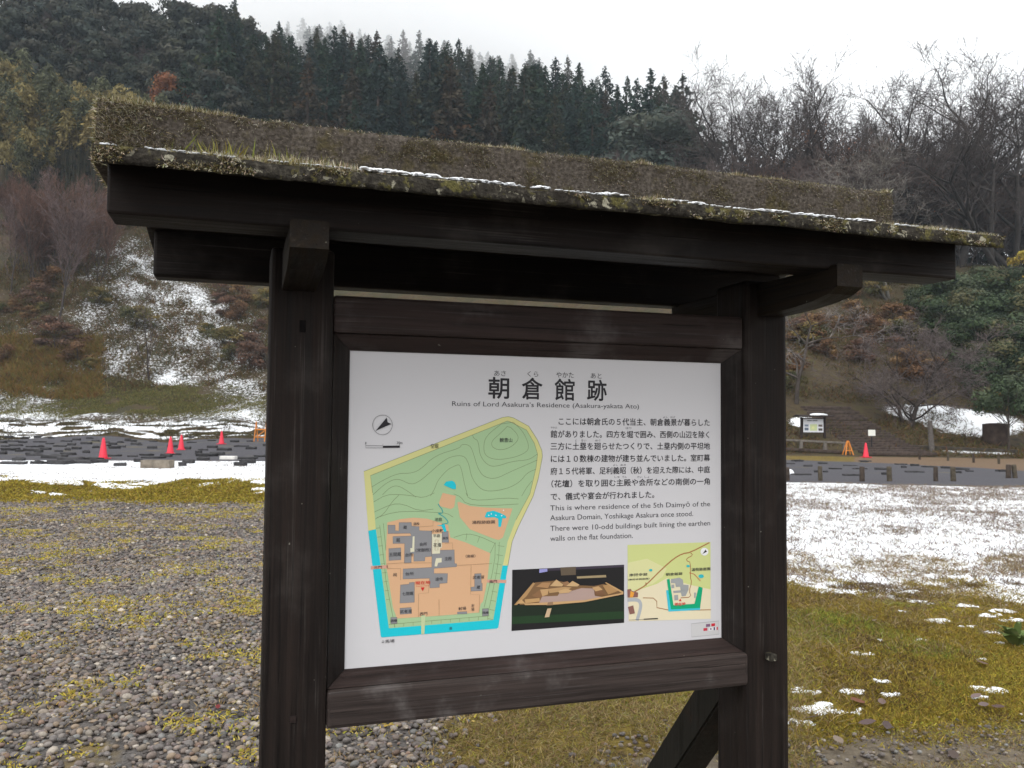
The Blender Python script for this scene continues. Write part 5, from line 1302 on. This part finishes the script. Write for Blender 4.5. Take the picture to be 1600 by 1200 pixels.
for px, py, w in [(1246, 721, 18), (1262, 729, 16), (1285, 725, 16), (1305, 733, 20), (1328, 728, 18), (1352, 721, 16), (1344, 733, 18), (1376, 734, 22), (1408, 726, 18), (1412, 731, 8), (1428, 728, 12), (1430, 738, 28), (1452, 730, 22), (1480, 732, 18), (1500, 734, 24), (1252, 742, 26), (1276, 738, 10), (1332, 743, 28), (1385, 742, 14), (1495, 739, 16), (1515, 737, 12), (1290, 738, 8), (1350, 722, 12), (1235, 725, 12), (1565, 737, 16)]:
    put_stone(px, py, w, LS2, 'foundation stones on the right')
p = hit(246, 731)
stn = plain('pale_stone', (.17, .145, .115), .9, .15, .45, 5)
b = box_bm(-.42, .42, -.22, .22, -.05, .23, .02); o = bmobj('stone_block', b, stn, None); o.location = (p[0], p[1], th(p[0], p[1])); o.rotation_euler = (0, 0, .06)
props(o, 'squared brownish stone block at the near edge of the ruins', 'stone block')
p = hit(357, 718); b = box_bm(-.27, .27, -.16, .16, 0, .12, .015); o = bmobj('marker_slab', b, plain('marker_white', (.70, .68, .64), .7, .2), None); o.location = (p[0], p[1], th(p[0], p[1]))
props(o, 'small white slab lying among the dark foundation stones', 'marker slab')
p = hit(1233, 741); bm = lump(.16, .14, .16, 4); o = bmobj('snow_clump', bm, snow_m, None, True); o.location = (p[0], p[1], th(p[0], p[1])); props(o, 'little heap of snow beside the first wooden bollard', 'snow')

# wooden bollards along the snow field
bol = vcol('bollard_wood', .85, .15, 0, .4, 9)
def bollard_mesh(seed, r0, h):
    b = lathe([(r0 * 1.02, -.1), (r0 * 1.03, .05), (r0, h * .5), (r0 * .98, h - .03), (r0 * .88, h - .006), (r0 * .5, h)], 14)
    for v_ in b.verts: v_.co.x *= 1 + .08 * math.sin(seed * 2 + 3 * math.atan2(v_.co.y, v_.co.x)); v_.co.x += .012 * math.sin(seed + v_.co.z * 5)
    me = bpy.data.meshes.new('bollard'); bmesh.ops.recalc_face_normals(b, faces=b.faces); b.to_mesh(me); b.free()
    for q in me.polygons: q.use_smooth = True
    a_ = me.color_attributes.new('col', 'FLOAT_COLOR', 'POINT'); c_ = np.ones((len(me.vertices), 4), np.float32); c_[:, :3] = (.075, .062, .045) if seed % 2 else (.055, .042, .034)
    a_.data.foreach_set('color', c_.ravel()); me.materials.append(bol); return me
bmsh = [bollard_mesh(i, .062, .41) for i in range(4)]
for i, (px, py, w, lab) in enumerate([(1229, 751, 10, 'wooden bollard half hidden behind the right post of the notice board'), (1282, 751, 7, 'reddish brown wooden bollard, second along the edge of the snow field'), (1347, 752, 8, 'grey wooden bollard left of the pair in front of the grass strip'), (1390, 752, 8, 'grey green wooden bollard at the left end of the grass strip'), (1462, 752, 7, 'slimmer wooden bollard of the two middle ones near the grass strip'), (1490, 752, 8, 'thicker wooden bollard of the two middle ones near the grass strip'), (1576, 747, 8, 'wooden bollard at the left of the close pair near the picture edge'), (1586, 747, 7, 'wooden bollard at the right of the close pair near the picture edge')]):
    p = hit(px, py); o = bpy.data.objects.new('bollard', bmsh[i % 4]); COL.objects.link(o); s_ = w / FPX * p[1] / .13
    o.location = (p[0], p[1], th(p[0], p[1])); o.scale = (s_, s_, 1.0 if i else .9); o.rotation_euler = (random.gauss(0, .02), random.gauss(0, .02), random.uniform(0, 6))
    props(o, lab, 'bollard', 'wooden bollards by the snow field')
for i, (px, py, h) in enumerate([(1437, 718, 16), (1481, 720, 14), (1521, 723, 15), (1561, 725, 17)]):
    p = hit(px, py); o = bpy.data.objects.new('path_post', bmsh[i % 4]); COL.objects.link(o); s_ = h / FPX * p[1] / .41
    o.location = (p[0], p[1], th(p[0], p[1])); o.scale = (.8, .8, s_)
    props(o, ['thin wooden post beside the path nearest the leaning post', 'short wooden post second along the orange path', 'short wooden post third along the orange path', 'short dark wooden post last along the orange path before the stump'][i], 'post', 'wooden posts along the orange path')
# tall weathered post, stump
p = hit(1456, 706)
b = lathe([(.135, -.2), (.13, .3), (.12, .9), (.115, 1.52), (.10, 1.56), (.05, 1.57)], 14)
me = bpy.data.meshes.new('weathered_post'); b.to_mesh(me); b.free()
a_ = me.color_attributes.new('col', 'FLOAT_COLOR', 'POINT'); c_ = np.ones((len(me.vertices), 4), np.float32); c_[:, :3] = (.10, .088, .080); a_.data.foreach_set('color', c_.ravel()); me.materials.append(bol)
o = bpy.data.objects.new('weathered_post', me); COL.objects.link(o); o.location = (p[0], p[1], th(p[0], p[1])); o.rotation_euler = (0, -.05, 0)
props(o, 'tall weathered grey post leaning on the bank below the cherry tree', 'post')
p = hit(1556, 692)
b = lathe([(.78, -.3), (.70, .1), (.60, .5), (.60, 1.05), (.585, 1.10), (.3, 1.12)], 28)
for v_ in b.verts:
    an = math.atan2(v_.co.y, v_.co.x); f = 1 + .05 * math.sin(5 * an) + .09 * math.sin(3 * an + 1) * max(0, 1 - v_.co.z); v_.co.x *= f; v_.co.y *= f
stump = plain('stump_bark', (.045, .032, .026), .9, .15, .5, 3)
o = thing('tree_stump', 'broad dark sawn tree stump on the snowy bank at the right', 'stump', (p[0], p[1], th(p[0], p[1]) - .1))
bmobj('stump', b, stump, o, True); b = lump(.5, .45, .03, 2); bmesh.ops.translate(b, vec=(0, 0, 1.12), verts=b.verts); bmobj('cut_face', b, plain('cut_wood', (.07, .05, .04), .9, .1, .4, 6), o, True)
# log steps up the bank
stp = plain('step_log', (.060, .045, .038), .9, .15, .4, 6)
A_, B2 = hit(1408, 713), hit(1290, 640)
o = thing('log_steps', 'long flight of dark log steps climbing the bank toward the upper left', 'steps', (A_[0], A_[1], th(A_[0], A_[1])))
ns = 19
for i in range(ns):
    t = i / (ns - 1); x = A_[0] + (B2[0] - A_[0]) * t; y = A_[1] + (B2[1] - A_[1]) * t; z = th(x, y) + .10
    b = bmesh.new(); L_ = 1.7 * (1 - .15 * t); bar(b, (-L_, random.gauss(0, .04), 0), (L_, random.gauss(0, .04), random.gauss(0, .03)), .16)
    q = bmobj('step', b, stp, o); q.location = (x - A_[0], y - A_[1], z - th(A_[0], A_[1]))
# low timber fence by the second board
grw = plain('grey_timber', (.13, .115, .10), .85, .2, .35, 6)
p0, p1_ = hit(1205, 702), hit(1322, 708)
o = thing('low_fence', 'low grey timber rail fence below the far notice board', 'fence', tuple((p0 + p1_) / 2)); c0 = (p0 + p1_) / 2
d_ = p1_ - p0
bmobj('rail', one(lambda b: bar(b, tuple(p0 - c0 + np.array([0, 0, .50])), tuple(p1_ - c0 + np.array([0, 0, .50])), .10)), grw, o)
for t in (.05, .4, .72, .98):
    q = p0 - c0 + d_ * t; bmobj('post', one(lambda b: bar(b, tuple(q + np.array([0, 0, -.2])), tuple(q + np.array([0, 0, .52])), .16)), grw, o)
bmobj('ground_beam', one(lambda b: bar(b, tuple(p0 - c0 + np.array([0, -.25, .06])), tuple(p1_ - c0 + np.array([0, -.25, .04])), .14)), stp, o)
# second, smaller notice board
fb = hit(1276, 690); Yb = fb[1] + .5; zb = th(fb[0], Yb)
o = thing('small_notice_board', 'distant small roofed notice board with a white panel and snow on its roof', 'notice board', (fb[0], Yb, zb), .12)
kx = Yb / FPX
def lz(py): return float(at(1276, py, Yb)[2] - zb)
hw = 19 * kx
dkw = plain('far_wood', (.030, .022, .020), .8, .15, .3)
for s_ in (-1, 1): bmobj('post', box_bm(s_ * hw - .05, s_ * hw + .05, -.05, .05, -.2, lz(652), .008), dkw, o)
bmobj('frame', box_bm(-hw + .05, hw - .05, -.035, .04, lz(676.5), lz(653), .006), dkw, o)
zt, zb_ = lz(654.5), lz(675.5); pw = 16.5 * kx
pnl = bmobj('panel', box_bm(-pw, pw, -.045, -.036, zb_, zt, .001), plain('far_panel', (.62, .63, .66), .6, .2, .03), o)
bm = bmesh.new(); fm = []
for (x0, x1, y0, y1, c_) in ((-.62, -.16, .84, .90, DK), (-.10, .40, .84, .90, DK), (-.88, -.48, .42, .58, (.16, .20, .26)), (-.88, -.48, .14, .34, (.10, .13, .17)), (-.35, .38, .12, .60, (.50, .56, .30)), (.5, .9, .42, .58, (.10, .07, .06)), (.5, .9, .12, .30, (.06, .05, .045)), (-.15, .1, .25, .45, (.6, .62, .3))):
    zz0, zz1 = zb_ + (zt - zb_) * y0, zb_ + (zt - zb_) * y1; yy = -.0462 - .0004 * len(fm)
    f = bm.faces.new([bm.verts.new(q) for q in ((x0 * pw, yy, zz0), (x1 * pw, yy, zz0), (x1 * pw, yy, zz1), (x0 * pw, yy, zz1))]); f.material_index = len(fm); fm.append(ink(c_))
bmobj('printed_pictures', bm, fm, pnl)
zr = lz(649.5)
b = bmesh.new()
pr2 = [(-.42, zr - .02), (0, zr + .05), (.42, zr - .02), (.42, zr - .06), (0, zr), (-.42, zr - .06)]
L = [b.verts.new((-hw - .28, *q)) for q in pr2]; R2 = [b.verts.new((hw + .28, *q)) for q in pr2]
b.faces.new(L); b.faces.new(R2[::-1])
for i in range(6): b.faces.new((L[i], R2[i], R2[(i + 1) % 6], L[(i + 1) % 6]))
rf = bmobj('roof', b, dkw, o)
b = lump(hw * .75, .30, .09, 6); bmesh.ops.translate(b, vec=(.2, -.15, zr + .035), verts=b.verts); bmobj('snow_cover', b, snow_m, rf, True)
# small white sign on a post
p = hit(1362, 701); kx = p[1] / FPX; z0 = th(p[0], p[1])
o = thing('small_sign', 'small blank white sign on a thin black post in front of the log steps', 'sign', (p[0], p[1], z0))
top = 29 * kx
bmobj('post', box_bm(-.025, .025, -.02, .02, -.1, top * .75, .004), plain('black_post', (.012, .012, .014), .5, .3), o)
bmobj('sign_plate', box_bm(-5.6 * kx, 5.6 * kx, -.04, -.021, top - 9.5 * kx, top, .006), plain('sign_white', (.72, .72, .66), .55, .3, .03), o)
# trunk lying / log edge in front of the stump
p0, p1_ = hit(1425, 703), hit(1600, 712)
edge = plain('edge_log', (.05, .042, .034), .9, .1, .4, 4)
o = bmobj('edge_log', one(lambda b: bar(b, tuple(p0 + np.array([0, .3, .12])), tuple(p1_ + np.array([0, .6, .14])), .28)), edge, None); props(o, 'dark log edging along the bank behind the orange path', 'log edging')

# ------------------------------------------------------------------ grass and brush covering the far slopes
def slope_veg(n, a0, a1, y0, y1, seed, cols, L0, L1, per, w=(.015, .04), snow_avoid=True, lean=.6, thr=(.35, .6)):
    X, Y, r = cone_area(n, a0, a1, y0, y1, seed)
    z = zones(X, Y)
    k = r.random(n) < (1 - sstep(.42, .62, z['snow']) * .55 if snow_avoid else 1) * (1 - z['ruin']) * (1 - z['path']) * sstep(*thr, fbm(X * .5 + seed, Y * .5, 3))
    return tufts(X[k], Y[k], per, L0, L1, w[0], w[1], cols, lean, seed, .16, 0, .25)
oli = [(.062, .062, .020), (.085, .08, .026), (.105, .092, .03), (.045, .047, .018)]
rst = [(.12, .062, .028), (.15, .085, .036), (.095, .052, .026), (.08, .06, .03), (.17, .12, .05), (.05, .036, .024)]
parts = [slope_veg(15000, -.66, -.28, 61.5, 70, 31, [(.12, .115, .038), (.16, .145, .05), (.19, .165, .06), (.10, .10, .036)], .10, .24, 5, (.02, .05), True, .7, (.3, .45)),
         slope_veg(15000, -.66, -.27, 68, 100, 32, rst + oli, .25, .8, 6, (.02, .06), True, .6, (.34, .5)),
         slope_veg(4000, -.66, -.5, 66.5, 75, 33, [(.20, .13, .04), (.16, .12, .035), (.13, .12, .03), (.20, .10, .035)], .4, .9, 8, (.02, .05), True, .45, (.3, .45)),
         slope_veg(13000, .28, .68, 40.3, 78, 34, rst[:4] + oli + [(.06, .045, .03)], .12, .5, 6, (.015, .045), True, .8, (.33, .52)),
         slope_veg(2500, -.66, -.28, 56.4, 60, 35, [(.05, .042, .018), (.085, .07, .025)], .1, .25, 6, (.02, .05), True, .7, (.35, .5))]
o = blade_obj('undergrowth', parts); props(o, 'russet and olive winter undergrowth on the slopes', 'undergrowth', kind='stuff')
# low thicket, its colour darkened to stand for shade beneath the trees
X, Y, r = cone_area(5200, -.70, .70, 88, 205, 36)
k = (Y > np.interp(X / Y, [-.7, -.3, 0, .3, .7], [94, 98, 100, 74, 70])) 
X, Y = X[k], Y[k]; n = len(X)
per = 10; Xr = np.repeat(X, per) + r.normal(0, .9, n * per); Yr = np.repeat(Y, per) + r.normal(0, .9, n * per)
P = np.stack([Xr, Yr, terrain(Xr, Yr) + np.abs(r.normal(0, 1.0, n * per))], -1)
V, F, C = cards(P, r.normal(size=P.shape), r.normal(size=P.shape), r.uniform(.5, 1.2, len(P)), r.uniform(.3, .7, len(P)), pal(len(P), [(.024, .028, .018), (.035, .030, .022), (.028, .022, .018)], .3))
o = npmesh('thicket', V, [F], leaf_m, None, col=C); props(o, 'low thicket coloured dark as the shade under the trees of the hill', 'thicket', kind='stuff')

# ------------------------------------------------------------------ mist on the ridge and thin haze
def volume_mat(name, col, dens, aniso=.0):
    mt = bpy.data.materials.new(name); mt.use_nodes = True; t = mt.node_tree; t.nodes.clear()
    vp = t.nodes.new('ShaderNodeVolumePrincipled'); vp.inputs['Color'].default_value = (*col, 1); vp.inputs['Density'].default_value = dens; vp.inputs['Anisotropy'].default_value = aniso
    ou = t.nodes.new('ShaderNodeOutputMaterial'); t.links.new(vp.outputs[0], ou.inputs['Volume']); return mt
b = bmesh.new(); bmesh.ops.create_icosphere(b, subdivisions=3, radius=1)
for v_ in b.verts:
    f = 1 + .25 * (float(fbm(v_.co.x * 2 + 4, v_.co.y * 2 + v_.co.z * 2, 3)) - .5)
    v_.co = Vector((v_.co.x * 108 * f, v_.co.y * 102 * f, v_.co.z * 48 * f))
o = bmobj('ridge_mist', b, volume_mat('mist', (.995, .998, 1.0), .0145), None, True)
o.location = (-42, 226, 104); o.rotation_euler = (0, R(14), 0)
props(o, 'bank of pale mist lying over the ridge top', 'mist', kind='stuff')
b = box_bm(-400, 400, -72, 331, -9, 142, 0)
o = bmobj('haze', b, volume_mat('haze', (.76, .88, 1.0), .00028), None); props(o, kind='stuff')

# builders' originals that found no place are dropped
for o in [q for q in COL.objects if q.type == 'EMPTY' and q.parent is None and 'label' not in q]:
    if True:
        for ch in list(o.children_recursive): bpy.data.objects.remove(ch)
        bpy.data.objects.remove(o)
